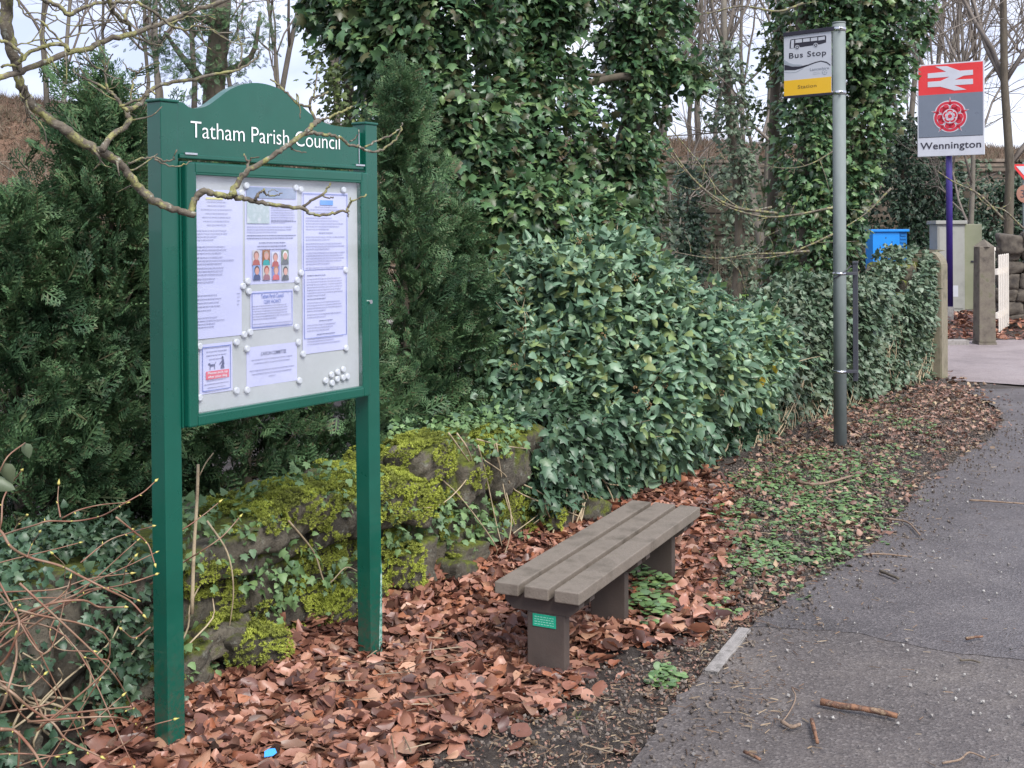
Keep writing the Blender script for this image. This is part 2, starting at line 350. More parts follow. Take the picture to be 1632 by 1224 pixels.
M['litter'] = leafmat('dead_beech_leaf', [(.035, .018, .014), (.13, .055, .038), (.36, .16, .11), (.44, .225, .155), (.17, .075, .056), (.43, .18, .10), (.05, .026, .022), (.50, .28, .18), (.31, .135, .095), (.085, .042, .034), (.40, .19, .12), (.18, .08, .062), (.07, .032, .027), (.38, .135, .068)], .42, .12, spec=.55)
M['litter_far'] = leafmat('small_dead_leaf', [(.08, .04, .03), (.20, .10, .07), (.32, .18, .13), (.40, .25, .19), (.14, .075, .06), (.44, .32, .20), (.11, .06, .05), (.28, .15, .11)], .5, .1)
M['debris'] = leafmat('wood_debris', [(.05, .03, .02), (.12, .07, .045), (.2, .13, .08), (.32, .25, .17), (.08, .05, .035)], .8, 0)
M['crumb'] = leafmat('soil_crumb', [(.04, .03, .025), (.09, .07, .058), (.15, .12, .10), (.11, .09, .08), (.22, .18, .15)], .8, 0)
M['grit'] = leafmat('grit', [(.10, .09, .09), (.2, .18, .17), (.38, .36, .34), (.06, .055, .055)], .8, 0)
M['bracken'] = leafmat('dead_bracken', [(.15, .10, .07), (.21, .15, .11), (.12, .115, .07), (.27, .20, .15), (.24, .14, .10), (.17, .15, .11)], .85, .1)
M['bramble'] = leafmat('bramble_stems', [(.10, .085, .06), (.19, .155, .12), (.26, .22, .17)], .85, 0)

def mossbark():
    m, nt, b, v = newmat('mossy_branch_bark'); c = ramp(nt, noise(nt, 30, 6, .7, v), [(.3, (.05, .042, .03)), (.5, (.12, .10, .075)), (.7, (.19, .165, .125))])
    c = mixc(nt, mrange(nt, noise(nt, 24, 6, .7, v), .50, .58), c, ramp(nt, noise(nt, 60, 3, .6, v), [(.3, (.17, .165, .055)), (.7, (.32, .31, .13))]))
    c = mixc(nt, mrange(nt, noise(nt, 45, 3, .6, v), .62, .66), c, (.27, .27, .22))
    nt.links.new(c, b.inputs['Base Color']); b.inputs['Roughness'].default_value = .85; bump(nt, b, noise(nt, 70, 6, .7, v), .9, .006); return m
M['mossbark'] = mossbark()
def stonemat(name='dry_wall_stone', mossy=True):
    m, nt, b, v = newmat(name); g = nt.nodes.new('ShaderNodeNewGeometry')
    c = ramp(nt, g.outputs['Random Per Island'], stops([(.12, .105, .078), (.20, .175, .13), (.27, .235, .175), (.16, .145, .105)]))
    c = mixc(nt, mrange(nt, noise(nt, 9, 7, .7, v), .35, .68), c, mixc(nt, 1.0, c, (.38, .37, .36), 'MULTIPLY'))
    c = mixc(nt, mrange(nt, noise(nt, 26, 5, .7, v), .58, .64, 0, .75), c, (.27, .27, .22)); c = mixc(nt, mrange(nt, noise(nt, 60, 6, .75, v), .5, .7, 0, .8), c, (.05, .045, .035))
    if mossy:
        sx = nt.nodes.new('ShaderNodeSeparateXYZ'); nt.links.new(g.outputs['Normal'], sx.inputs[0])
        mm = nt.nodes.new('ShaderNodeMath'); mm.operation = 'MULTIPLY_ADD'; nt.links.new(sx.outputs['Z'], mm.inputs[0]); mm.inputs[1].default_value = .16; nt.links.new(noise(nt, 3.2, 6, .68, v), mm.inputs[2])
        c = mixc(nt, mrange(nt, mm.outputs[0], .55, .64), c, ramp(nt, noise(nt, 50, 4, .7, v), [(.3, (.06, .07, .012)), (.6, (.17, .20, .02)), (.8, (.27, .31, .035))]))
    nt.links.new(c, b.inputs['Base Color']); b.inputs['Roughness'].default_value = .88; bump(nt, b, noise(nt, 30, 10, .78, v), 1.0, .035); return m
M['stone'] = stonemat(); M['stone_dark'] = plain('dark_gritstone', [(.04, .033, .028), (.09, .075, .06), (.13, .11, .085)], .9, 9, bmp=.8, bs=40)
def soilmat():
    m, nt, b, v = newmat('damp_soil'); c = ramp(nt, noise(nt, 9, 8, .7, v), [(.3, (.05, .04, .034)), (.5, (.095, .076, .065)), (.72, (.15, .125, .108))])
    nt.links.new(c, b.inputs['Base Color']); nt.links.new(mrange(nt, noise(nt, 2.5, 4, .6, v), .35, .65, .45, .8), b.inputs['Roughness'])
    bump(nt, b, noise(nt, 42, 9, .8, v), 1.0, .045); return m
M['soil'] = soilmat()
def asphalt(name, base, pebble, warm, wet=.0, bright=1.0):
    m, nt, b, v = newmat(name)
    c = ramp(nt, noise(nt, 1.3, 8, .68, v), [(.34, tuple(q * .72 for q in base)), (.5, base), (.66, warm)])
    vo = nt.nodes.new('ShaderNodeTexVoronoi'); vo.inputs['Scale'].default_value = 110; nt.links.new(v, vo.inputs['Vector'])
    sx = nt.nodes.new('ShaderNodeSeparateColor'); nt.links.new(vo.outputs['Color'], sx.inputs[0])
    c = mixc(nt, mrange(nt, sx.outputs[0], .65, 1.0, 0, .4), c, pebble)
    c = mixc(nt, mrange(nt, sx.outputs[1], .6, 1.0, 0, .4), c, (.02, .018, .02))
    c = mixc(nt, mrange(nt, noise(nt, 14, 6, .7, v), .5, .8, 0, .5), c, mixc(nt, 1.0, c, (.5, .48, .48), 'MULTIPLY'))
    nt.links.new(c, b.inputs['Base Color'])
    nt.links.new(mrange(nt, noise(nt, .9, 5, .6, v), .42, .64, .75, .22 if wet else .5), b.inputs['Roughness'])
    dist = vo.outputs['Distance']; bump(nt, b, mixc(nt, .5, dist, noise(nt, 60, 6, .7, v)), .8, .006); return m
M['asphalt_new'] = asphalt('asphalt_newer', (.088, .077, .077), (.23, .205, .20), (.118, .105, .103), wet=1)
M['asphalt_old'] = asphalt('asphalt_older', (.092, .078, .073), (.24, .215, .20), (.132, .113, .10))
M['asphalt_pink'] = asphalt('pinkish_asphalt', (.27, .225, .225), (.36, .32, .32), (.31, .265, .265))
M['yard'] = asphalt('pale_yard_gravel', (.22, .20, .18), (.4, .38, .34), (.28, .26, .23))
def grassy():
    m, nt, b, v = newmat('rough_grass_ground'); c = ramp(nt, noise(nt, .35, 6, .65, v), [(.35, (.06, .045, .03)), (.5, (.08, .09, .03)), (.62, (.13, .24, .03))])
    nt.links.new(c, b.inputs['Base Color']); b.inputs['Roughness'].default_value = .9; bump(nt, b, noise(nt, 12, 6, .7, v), .8, .05); return m
M['grassground'] = grassy()
M['lawn'] = plain('bright_lawn', [(.15, .28, .03), (.22, .38, .05)], .8, 8)
M['scrub'] = plain('brown_scrub_ground', [(.10, .055, .035), (.17, .10, .065), (.14, .11, .06)], .95, 1.2, bmp=.8, bs=8)
def blockwork():
    m, nt, b, v = newmat('railway_stone_blocks'); mpn = nt.nodes.new('ShaderNodeMapping'); mpn.inputs['Rotation'].default_value = (R(90), 0, 0); nt.links.new(v, mpn.inputs[0])
    br = nt.nodes.new('ShaderNodeTexBrick'); br.inputs['Scale'].default_value = 1.0; br.inputs['Brick Width'].default_value = .75; br.inputs['Row Height'].default_value = .3
    br.inputs['Mortar Size'].default_value = .025; br.inputs['Color1'].default_value = (.20, .15, .12, 1); br.inputs['Color2'].default_value = (.29, .225, .18, 1); br.inputs['Mortar'].default_value = (.05, .042, .035, 1)
    nt.links.new(mpn.outputs[0], br.inputs['Vector']); c = mixc(nt, mrange(nt, noise(nt, 1.5, 7, .7, v), .4, .65), br.outputs['Color'], (.06, .055, .035))
    nt.links.new(c, b.inputs['Base Color']); b.inputs['Roughness'].default_value = .9; bump(nt, b, br.outputs['Fac'], -.6, .04); return m
M['blocks'] = blockwork()
def glassmat():
    m, nt, b, v = newmat('door_glass'); tr = nt.nodes.new('ShaderNodeBsdfTransparent'); tr.inputs[0].default_value = (.96, .97, .98, 1)
    gl = nt.nodes.new('ShaderNodeBsdfGlossy'); gl.inputs['Roughness'].default_value = .03; lw_ = nt.nodes.new('ShaderNodeLayerWeight'); pw = nt.nodes.new('ShaderNodeMath'); pw.operation = 'POWER'; nt.links.new(lw_.outputs['Facing'], pw.inputs[0]); pw.inputs[1].default_value = 4.0; fr = nt.nodes.new('ShaderNodeMath'); fr.operation = 'MULTIPLY_ADD'; nt.links.new(pw.outputs[0], fr.inputs[0]); fr.inputs[1].default_value = .7; fr.inputs[2].default_value = .035
    df = nt.nodes.new('ShaderNodeBsdfDiffuse'); df.inputs[0].default_value = (.8, .8, .9, 1)
    m1 = nt.nodes.new('ShaderNodeMixShader'); nt.links.new(mrange(nt, noise(nt, 5, 5, .6, v), .45, .75, .0, .10), m1.inputs[0]); nt.links.new(tr.outputs[0], m1.inputs[1]); nt.links.new(df.outputs[0], m1.inputs[2])
    ms = nt.nodes.new('ShaderNodeMixShader'); nt.links.new(fr.outputs[0], ms.inputs[0]); nt.links.new(m1.outputs[0], ms.inputs[1]); nt.links.new(gl.outputs[0], ms.inputs[2])
    nt.links.new(ms.outputs[0], nt.nodes['Material Output'].inputs['Surface']); return m
M['glass'] = glassmat()

# ------------------------------------------------------------------ the dry stone wall's line (its base, on the path side)
WL = np.array([(-2.6, 2.1), (-.54, 5.1), (.3, 6.4), (1.2, 7.8), (2.4, 9.7), (4.50, 12.62)])
WS = np.r_[0, np.cumsum(np.linalg.norm(np.diff(WL, axis=0), axis=1))]
def wl(s):
    s = np.asarray(s, float); p = np.stack([np.interp(s, WS, WL[:, 0]), np.interp(s, WS, WL[:, 1])], -1)
    e = .25; q = np.stack([np.interp(s + e, WS, WL[:, 0]), np.interp(s + e, WS, WL[:, 1])], -1) - np.stack([np.interp(s - e, WS, WL[:, 0]), np.interp(s - e, WS, WL[:, 1])], -1)
    t = q / np.maximum(np.linalg.norm(q, axis=-1, keepdims=True), 1e-9); return p, t, np.stack([t[..., 1], -t[..., 0]], -1)
def wh(s): return np.interp(s, [0, 2.6, 3.6, 4.1, 4.8, 5.6, 7, 8.5, 9.3, 11, 11.5, 11.9, 12.25], [.46, .50, .54, .60, .57, .56, .72, .78, 1.06, 1.0, .86, 1.04, 1.27])
def wpt(s, z, off=0.0):      # a point on the wall face
    p, t, n = wl(s); z = np.asarray(z) * np.ones_like(p[..., 0]); q = p + n * np.asarray(off)[..., None] if np.ndim(off) else p + n * off
    return np.concatenate([q, z[..., None]], -1)
def wface(x, y, off=.03):    # where the view through a photo pixel meets the wall's face
    d = ray(x, y)
    for i in range(len(WL) - 1):
        a, b = WL[i], WL[i + 1]; t = (b - a) / np.linalg.norm(b - a); n = np.array([t[1], -t[0]]); a2 = a + n * off
        k = (n @ a2) / (n @ d[:2])
        if k > 0:
            q = d[:2] * k; u = (q - a2) @ t
            if -.02 <= u <= np.linalg.norm(b - a) + .02: return CAM + d * k
    return CAM + d * 4.0
def wdist(X, Y):             # distance in front of the wall (positive: path side)
    P = np.stack([X, Y], -1); best = np.full(np.shape(X), 1e9); sg = np.zeros(np.shape(X))
    for i in range(len(WL) - 1):
        a, b = WL[i], WL[i + 1]; L = np.linalg.norm(b - a); t = (b - a) / L; n = np.array([t[1], -t[0]])
        u = np.clip((P - a) @ t, 0, L); c = a + u[..., None] * t; dd = np.linalg.norm(P - c, axis=-1); s_ = np.sign((P - a) @ n)
        k = dd < best; best = np.where(k, dd, best); sg = np.where(k, s_, sg)
    return best * sg
def gz(X, Y):                # height of the ground
    X = np.asarray(X, float); Y = np.asarray(Y, float); d = wdist(X, Y)
    h = .10 * np.exp(-np.maximum(d, 0) / .15) * (d < 14) * (Y < 12.5) - .022 * np.clip((1.3 - d) / .5, 0, 1) * (Y < 6.5) * (Y > 2.5)
    P = np.stack([X, Y, X * 0], -1); h = h + .012 * wob(P, 3.0) * np.clip((1.9 - d) / .6, 0, 1) * (d > 0)
    return h

# ------------------------------------------------------------------ setting: ground, path, drive, yard, embankment
def sheet(name, xs, ys, zf, m, kind='structure'):
    X, Y = np.meshgrid(xs, ys); Z = zf(X, Y); V = np.stack([X, Y, Z], -1).reshape(-1, 3); nx = len(xs)
    i = (np.arange(len(ys) - 1)[:, None] * nx + np.arange(nx - 1)[None]).ravel()
    T = np.vstack([np.stack([i, i + 1, i + nx + 1], -1), np.stack([i, i + nx + 1, i + nx], -1)])
    return setp(npobj(name, [(V, T)], m), kind=kind)
def gridpts(a, b, fine0, fine1, step): return np.unique(np.r_[np.linspace(a, fine0, 14), np.arange(fine0, fine1, step), np.linspace(fine1, b, 14)])
sheet('ground', gridpts(-150, 150, -3, 6, .06), gridpts(-20, 170, 1.5, 14, .06), lambda X, Y: gz(X, Y), M['soil'])
def polysheet(name, pts, z, m, n=60, ragged=None, hole=None):
    bm = bmesh.new(); P = []
    for i in range(len(pts)):
        a = np.array(pts[i][:2]); b = np.array(pts[(i + 1) % len(pts)][:2]); k = max(1, int(np.linalg.norm(b - a) / .05)) if (ragged and i in ragged) else 1
        nn = np.array([b[1] - a[1], a[0] - b[0]]); nn = nn / (np.linalg.norm(nn) or 1)
        for j in range(k):
            q = a + (b - a) * j / k
            if k > 1: q = q + nn * (.022 * wob(np.array([q[0], q[1], 0.]), 9) + .012 * random.uniform(-1, 1))
            P.append(q)
    vs = [bm.verts.new((p[0], p[1], z)) for p in P]; f = bm.faces.new(vs); bmesh.ops.triangulate(bm, faces=[f])
    for f in bm.faces:
        if f.normal.z < 0: f.normal_flip()
    me = bpy.data.meshes.new(name); bm.to_mesh(me); bm.free(); me.materials.append(m); return setp(link(bpy.data.objects.new(name, me)), kind='structure')
edge_px = [(985, 1290), (1020, 1200), (1085, 1120), (1120, 1085), (1165, 1030), (1210, 995), (1310, 925), (1400, 868), (1445, 810), (1480, 768), (1530, 735), (1580, 700), (1598, 672), (1585, 652), (1560, 636), (1530, 624)]
edge = [tuple(ground(x, y)[:2]) for x, y in edge_px]
path_pts = [(.25, 1.2)] + edge + [(5.6, 11.75), (9, 11.2), (30, 10.5), (30, 1.2)]
polysheet('path', path_pts, .024, M['asphalt_old'], ragged=set(range(0, len(edge))))
seam = [tuple(ground(x, y)[:2]) for x, y in [(1195, 1008), (1270, 1012), (1370, 1020), (1440, 1034), (1500, 1048), (1560, 1056), (1640, 1064), (1750, 1070)]]
new_pts = [seam[0]] + [tuple(ground(x + 7, y)[:2]) for x, y in edge_px[5:]] + [(5.6, 11.65), (9, 11.1), (30, 10.4), (30, 4.4)] + seam[:0:-1]
polysheet('path_resurfaced', new_pts, .0256, M['asphalt_new'], ragged=set(range(0, 12)) | set(range(15, 24)))
polysheet('drive', [(4.75, 12.4), (5.4, 11.9), (9, 11.35), (40, 10.6), (60, 16.5), (60, 30), (9.5, 17.2), (7.0, 17.0), (6.0, 16.6), (4.3, 16.4), (3.4, 16.2), (3.6, 14.2)], .018, M['asphalt_pink'], ragged={0, 1, 7, 8, 9, 10})
polysheet('yard', [(-20, 4), (-2.4, 4.6), (-1.2, 6.2), (0, 7.6), (1.5, 9.6), (3.3, 12.8), (3.2, 17.0), (4.0, 22), (7.2, 26.5), (7.0, 27.6), (-30, 27.6)], .012, M['yard'], ragged={1, 2, 3})
polysheet('lawn_strip', [(-2, 25.6), (6.2, 25.0), (7.1, 26.6), (6.9, 29.4), (-2, 29.4)], .02, M['lawn'])
def emb_top(X): return np.interp(X, [-40, -16, -9, -4, 3, 8, 14, 40], [6.4, 6.0, 5.4, 4.9, 4.5, 4.4, 4.2, 4.0])
def embz(X, Y):
    t = np.clip((Y - 31.6) / 8, 0, 1); t = t * t * (3 - 2 * t); P = np.stack([X, Y, X * 0], -1)
    return 3.30 + (emb_top(X) - 3.3) * t + .18 * wob(P, .7) + .01 * (Y - 31)
sheet('embankment', np.linspace(-70, 90, 120), np.r_[np.linspace(31.5, 44, 26), np.linspace(48, 160, 10)], embz, M['scrub'])
sheet('bank', np.linspace(-70, -2.6, 60), np.linspace(24, 32, 20), lambda X, Y: -.1 + (float(3.5)) * np.clip((Y - 24.5) / 7, 0, 1) ** 1.1 + .1 * wob(np.stack([X, Y, X * 0], -1), .9), M['scrub'])
bm = bmesh.new()
box(bm, (-3, 31.0, -.1), (80, 31.55, 3.18)); box(bm, (-3, 30.9, 3.18), (80, 31.6, 3.42), .03)
for k in range(26):
    xx = -2.9 + k * 2.35 + random.uniform(-.3, .3); box(bm, (xx, 30.86, 3.43), (xx + 2.1, 31.62, 3.5 + random.uniform(0, .03)), .02)
setp(bmobj('retaining_wall', bm, M['blocks']), 'tall stone block retaining wall below the railway embankment', 'wall')

# ------------------------------------------------------------------ the dry stone wall
def stone_tmpl(n=6):
    v = []; f = []; g = np.linspace(-1, 1, n)
    for ax in range(3):
        for sg in (-1, 1):
            k = len(v)
            for a in g:
                for b in g:
                    p = [0, 0, 0]; p[ax] = sg; p[(ax + 1) % 3] = a; p[(ax + 2) % 3] = b; v.append(p)
            for i in range(n - 1):
                for j in range(n - 1):
                    q = k + i * n + j; t1, t2 = (q, q + n, q + n + 1), (q, q + n + 1, q + 1)
                    f += [t1, t2] if sg > 0 else [t1[::-1], t2[::-1]]
    v = np.array(v, float); pn = (np.abs(v) ** 8).sum(1, keepdims=True) ** (1 / 8); v = v / pn
    # merge coincident verts
    key = {}; idx = np.zeros(len(v), int); out_ = []
    for i, p in enumerate(np.round(v, 5)):
        kk = tuple(p); 
        if kk not in key: key[kk] = len(out_); out_.append(v[i])
        idx[i] = key[kk]
    return np.array(out_), idx[np.array(f)]
ST = stone_tmpl(9)
def stone(c, t, n, L, D, H, rough=.1, tilt=0.0):
    sv, sf = ST; V = sv.copy(); sd_ = rng.uniform(0, 50); k = 1 + rough * np.round(wob(V * 1.0, 1.4, sd_) * 2.5) / 2.5 * .8 + rough * .5 * wob(V, 3.4, sd_ + 5) + rough * .3 * wob(V, 8, sd_); V = V * k[:, None]
    V[:, 0] *= 1 + .22 * rng.uniform(-1, 1) * V[:, 2]; V[:, 2] *= 1 + .3 * rng.uniform(-1, 1) * V[:, 0]
    V = V * np.array([L, D, H]) / 2; ca, sa = math.cos(tilt), math.sin(tilt); V = np.stack([V[:, 0] * ca - V[:, 2] * sa, V[:, 1], V[:, 0] * sa + V[:, 2] * ca], -1)
    t3 = np.array([t[0], t[1], 0]); n3 = np.array([n[0], n[1], 0]); return c + V[:, :1] * t3 + V[:, 1:2] * n3 + V[:, 2:3] * UP, sf
wall_t = thing('dry_stone_wall', 'mossy low dry stone wall running behind the notice board and bench', 'wall', (-.54, 5.1, 0))
pieces = []
z = 0.02; row = 0
while z < 1.5:
    H = rng.uniform(.13, .2); s = .3 + rng.uniform(0, .2)
    while s < WS[-1] - .25:
        L = rng.uniform(.18, .42) * (1 if s < 7.5 else 1.2); h = wh(s + L / 2); top = z + H
        if top < h + .05:
            p, t, n = wl(s + L / 2); D = .22; last = z + H * 1.7 > h
            hh = H * rng.uniform(.95, 1.08) if not last else float(np.clip(h - z, .6 * H, 1.45 * H)) * rng.uniform(.85, 1.1)
            c = np.array([*(p - n * (.09 + .06 * z) + n * rng.uniform(-.025, .03)), z + hh / 2])
            pieces.append(stone(c, t, n, L * 1.03, D + (.1 if last else 0), hh * 1.04, .11, rng.uniform(-.1, .1)))
            if last: pieces.append(stone(c - np.array([*n, 0]) * .2, t, n, L * 1.1, .24, hh, .12, rng.uniform(-.2, .2)))
        s += L * 1.0
    z += H * .93; row += 1
# capping boulders seen in the photo
for (x, y, w_, h_) in [(668, 735, .24, .17), (725, 760, .16, .22), (790, 750, .22, .22), (640, 800, .2, .2), (555, 800, .24, .15), (470, 812, .26, .14), (395, 850, .22, .13), (725, 880, .22, .13), (340, 1010, .28, .10), (640, 900, .22, .2)]:
    c = wface(x, y, -.02); s_ = 0; p, t, n = wl(3.6); pieces.append(stone(c, t, n, w_, .24, h_, .16, rng.uniform(-.25, .25)))
# fallen stones along the foot
for k in range(12):
    s_ = rng.uniform(1.6, 6.5); p, t, n = wl(s_); c = np.array([*(p + n * rng.uniform(.02, .12)), rng.uniform(.03, .1)]); pieces.append(stone(c, t, n, rng.uniform(.12, .3), .14, rng.uniform(.07, .13), .16, rng.uniform(-.4, .4)))
stones = npobj('stones', pieces, M['stone'], wall_t)
core = []
ss = np.linspace(.2, WS[-1] - .1, 60)
for a, b in zip(ss[:-1], ss[1:]):
    q = [wpt(x, z_, o) for x in (a, b) for o in (-.12, -.42) for z_ in (0, float(wh(x)) - .1)]
    V = np.array(q); core.append((V, np.array([(0, 1, 5), (0, 5, 4), (2, 6, 7), (2, 7, 3), (1, 3, 7), (1, 7, 5)])))
npobj('earth_core', core, M['soil'], wall_t, smooth=False)
# moss: tufts grown on the stones' own surface
SV = np.concatenate([p[0] for p in pieces]); off = np.cumsum([0] + [len(p[0]) for p in pieces])[:-1]
SF = np.concatenate([p[1] + o for p, o in zip(pieces, off)])
A, B, C_ = SV[SF[:, 0]], SV[SF[:, 1]], SV[SF[:, 2]]; fn = np.cross(B - A, C_ - A); ar = np.linalg.norm(fn, axis=1) / 2; fn = unit(fn)
cen_ = np.concatenate([np.repeat(p[0].mean(0)[None], len(p[1]), 0) for p in pieces]); fl = ((A + B + C_) / 3 - cen_); fn = np.where((fn * fl).sum(1, keepdims=True) < 0, -fn, fn)
MOSS = [(450, 800, 85), (395, 790, 50), (560, 765, 65), (665, 715, 62), (655, 790, 62), (690, 730, 40), (500, 945, 60), (625, 880, 80), (450, 1010, 60), (325, 930, 45), (390, 1050, 50), (785, 700, 40), (850, 820, 55), (760, 760, 26), (540, 870, 45), (650, 940, 45), (500, 890, 40), (345, 980, 40), (600, 800, 60)]
gx, gy = px((A + B + C_) / 3); pr = np.zeros(len(ar))
for mx_, my_, mr in MOSS: pr = np.maximum(pr, 1.0 * (((gx - mx_) ** 2 + (gy - my_) ** 2) < (mr * 1.5) ** 2))
pr = np.maximum(pr, .08 * (gx < 950) * (gx > 0)) * ar * (fn[:, 2] > -.45); idx = rng.choice(len(ar), 300000, p=pr / pr.sum()); r1, r2 = rng.random(len(idx)), rng.random(len(idx)); q = r1 + r2 > 1; r1[q] = 1 - r1[q]; r2[q] = 1 - r2[q]
P = A[idx] + (B - A)[idx] * r1[:, None] + (C_ - A)[idx] * r2[:, None]; N = fn[idx]; X, Y = px(P)
keep = np.zeros(len(P), bool); wv = wob(P, 7.0)
for mx_, my_, mr in MOSS: keep |= ((X - mx_) ** 2 + ((Y - my_) * 1.15) ** 2 < (mr * (.90 + .70 * wv)) ** 2)
keep |= (wv > .6) & (X < 900) & (N[:, 2] > 0) & (rng.random(len(P)) < .5)
keep &= (N[:, 2] + .35 * wob(P, 16) > -.15)
P, N = P[keep], N[keep]; n = len(P)
P = P + N * (.012 + .018 * np.clip(wob(P, 22, 3) + .3, 0, 1))[:, None]
moss = npobj('moss', [scatter(TUFT, P, N + UP * .5 + rnd(n, .35), rnd(n), rng.uniform(.007, .015, n))], M['moss'], wall_t, smooth=False)
moss['kind'] = 'stuff'

# ------------------------------------------------------------------ foliage builders
def cluster(cen, outd, per, spread, size, tmpl, droop=.45, tight=.35):
    n = len(cen); c = np.repeat(cen, per, 0); o = np.repeat(outd, per, 0); m = len(c)
    j = rnd(m); pos = c + j * spread * .5 + o * rng.uniform(-.3, .9, (m, 1)) * spread
    lng = unit(o * .45 + unit(j) * .9 - UP * droop + rnd(m, .35)); nrm = unit(o * .5 + UP * .75 + rnd(m, tight + .2))
    return scatter(tmpl, pos, lng, nrm, size * rng.uniform(.45, 1.25, m))
def column_pts(axis, rad, n, bumpy=.35, s=1.5, seed=0, front=.72):
    """points on a lumpy shell round an axis; more of them on the side that can be seen"""
    ax = np.array(axis, float); rd = np.array(rad, float); L = np.r_[0, np.cumsum(np.linalg.norm(np.diff(ax, axis=0), axis=1))]
    cdf = np.interp(np.linspace(0, L[-1], 200), L, rd); cdf = np.cumsum(cdf); cdf /= cdf[-1]
    u = np.interp(rng.random(n), cdf, np.linspace(0, L[-1], 200)); c = np.stack([np.interp(u, L, ax[:, k]) for k in range(3)], -1); r = np.interp(u, L, rd)
    th = rng.uniform(0, 2 * np.pi, n); fr = rng.random(n) < front; th = np.where(fr, -np.pi / 2 + rng.normal(0, .95, n), th)
    o = np.stack([np.cos(th), np.sin(th), rng.normal(0, .15, n)], -1); o = unit(o)
    q = c + o * r[:, None]; k = 1 + bumpy * (.8 * wob(q, s, seed) + .45 * wob(q, s * 2.7, seed + 3)); k = k * np.where(rng.random(n) < .22, rng.uniform(.5, .9, n), 1) * np.where(rng.random(n) < .07, rng.uniform(1.1, 1.5, n), 1)
    keep = wob(q, s * 2.1, seed + 9) + .25 * rng.normal(0, 1, n) > -.34
    return (c + o * (r * k)[:, None])[keep], o[keep]
def ivy_tree(name, label, axis, rad, ncl, per, spread, size, mat_, trunk_r, tmpls=(L_IVY, L_OVATE), seed=0, bumpy=.35, cat='tree', group=None, s=1.5, extra=(), droop=.45, bare=None):
    t = thing(name, label, cat, tuple(np.array([axis[0][0], axis[0][1], 0])), group=group)
    a = np.array(axis, float)
    if trunk_r: 
        a0 = np.vstack([[a[0][0], a[0][1], -.05], a]) if a[0][2] > .05 else a
        tp, tr_ = spline(a0, np.linspace(trunk_r, trunk_r * .55, len(a0)), 5)
        tp[:, :2] += .03 * np.stack([wob(tp, 1.1, seed), wob(tp, 1.3, seed + 4)], -1); npobj('trunk', [tube(tp, tr_, 12, .07)], M['bark'], t)
    pc = []
    for k, tm in enumerate(tmpls):
        P_, o = column_pts(a, rad, ncl // len(tmpls), bumpy, s, seed); pc.append(cluster(P_, o, per, spread, size, tm, droop))
    for ax2, rd2, n2 in extra:
        P_, o = column_pts(np.array(ax2), rd2, n2, bumpy, s, seed + 2); pc.append(cluster(P_, o, per, spread, size, tmpls[0], droop))
        tp = spline(np.array(ax2), None, 4); npobj('limb', [tube(tp, np.linspace(.05, .015, len(tp)), 7, .1)], M['bark'], t)
    npobj('ivy_leaves' if 'ivy' in name else 'foliage', pc, mat_, t)
    return t
# --- the three close ivy-clad trees
def axpx(pts, Y): return [at(x, y, Y + (k if False else 0)) for k, (x, y) in enumerate(pts)]
def rpx(r, Y): return [v / FPX * Y for v in r]
t1 = ivy_tree('ivy_clad_tree', 'thick ivy clad tree, leftmost of three close trunks behind the bush', axpx([(800, 720), (785, 560), (755, 400), (725, 250), (690, 100), (665, -60), (650, -220)], 8.3), rpx([28, 40, 80, 98, 108, 112, 120], 8.3), 2500, 8, .085, .080, M['ivy'], .11, seed=1,
     extra=[([at(690, 150, 8.3), at(620, 60, 8.2), at(560, -40, 8.2)], [.25, .28, .3], 420), ([at(740, 300, 8.3), at(690, 330, 7.9), at(665, 380, 7.8)], [.2, .22, .12], 260), ([at(770, 380, 8.3), at(830, 340, 8.1), at(860, 300, 8.1)], [.2, .25, .2], 260)])
t2 = ivy_tree('ivy_clad_tree', 'ivy clad tree in the middle of three close trunks behind the bush', axpx([(905, 640), (895, 500), (890, 400), (870, 270), (845, 130), (835, -20), (830, -200)], 8.9), rpx([20, 30, 50, 62, 60, 56, 60], 8.9), 1300, 8, .085, .078, M['ivy'], .12, seed=5,
     extra=[([at(850, 60, 8.9), at(900, 0, 8.8), at(930, -60, 8.8)], [.15, .2, .22], 200), ([at(880, 330, 8.9), at(930, 330, 8.6), at(960, 360, 8.5)], [.2, .22, .12], 240)])
t3 = ivy_tree('ivy_clad_tree', 'dark ivy clad tree with a bare side branch, right of the three close trunks', axpx([(975, 640), (982, 500), (985, 390), (990, 280), (1008, 180), (1020, 90), (1015, -40), (1010, -200)], 9.6), rpx([20, 26, 42, 40, 46, 56, 62, 66], 9.6), 1350, 8, .08, .074, M['ivy'], .13, seed=9,
     extra=[([at(1020, 120, 9.6), at(1080, 110, 9.4), at(1100, 140, 9.4)], [.12, .16, .08], 130)])
tp, tr_ = spline([at(1030, 128, 9.3), at(990, 122, 9.2), at(950, 130, 9.2), at(905, 140, 9.1), at(870, 147, 9.0)], [.034, .03, .028, .022, .015], 5); pcs = [tube(tp, tr_, 8, .08)]
tp, tr_ = spline([at(1000, 120, 9.3), at(940, 120, 9.3), at(880, 112, 9.2)], [.02, .018, .012], 5); pcs.append(tube(tp, tr_, 7, .08)); npobj('bare_branch', pcs, M['redstem'] if False else M['bark'], t3)
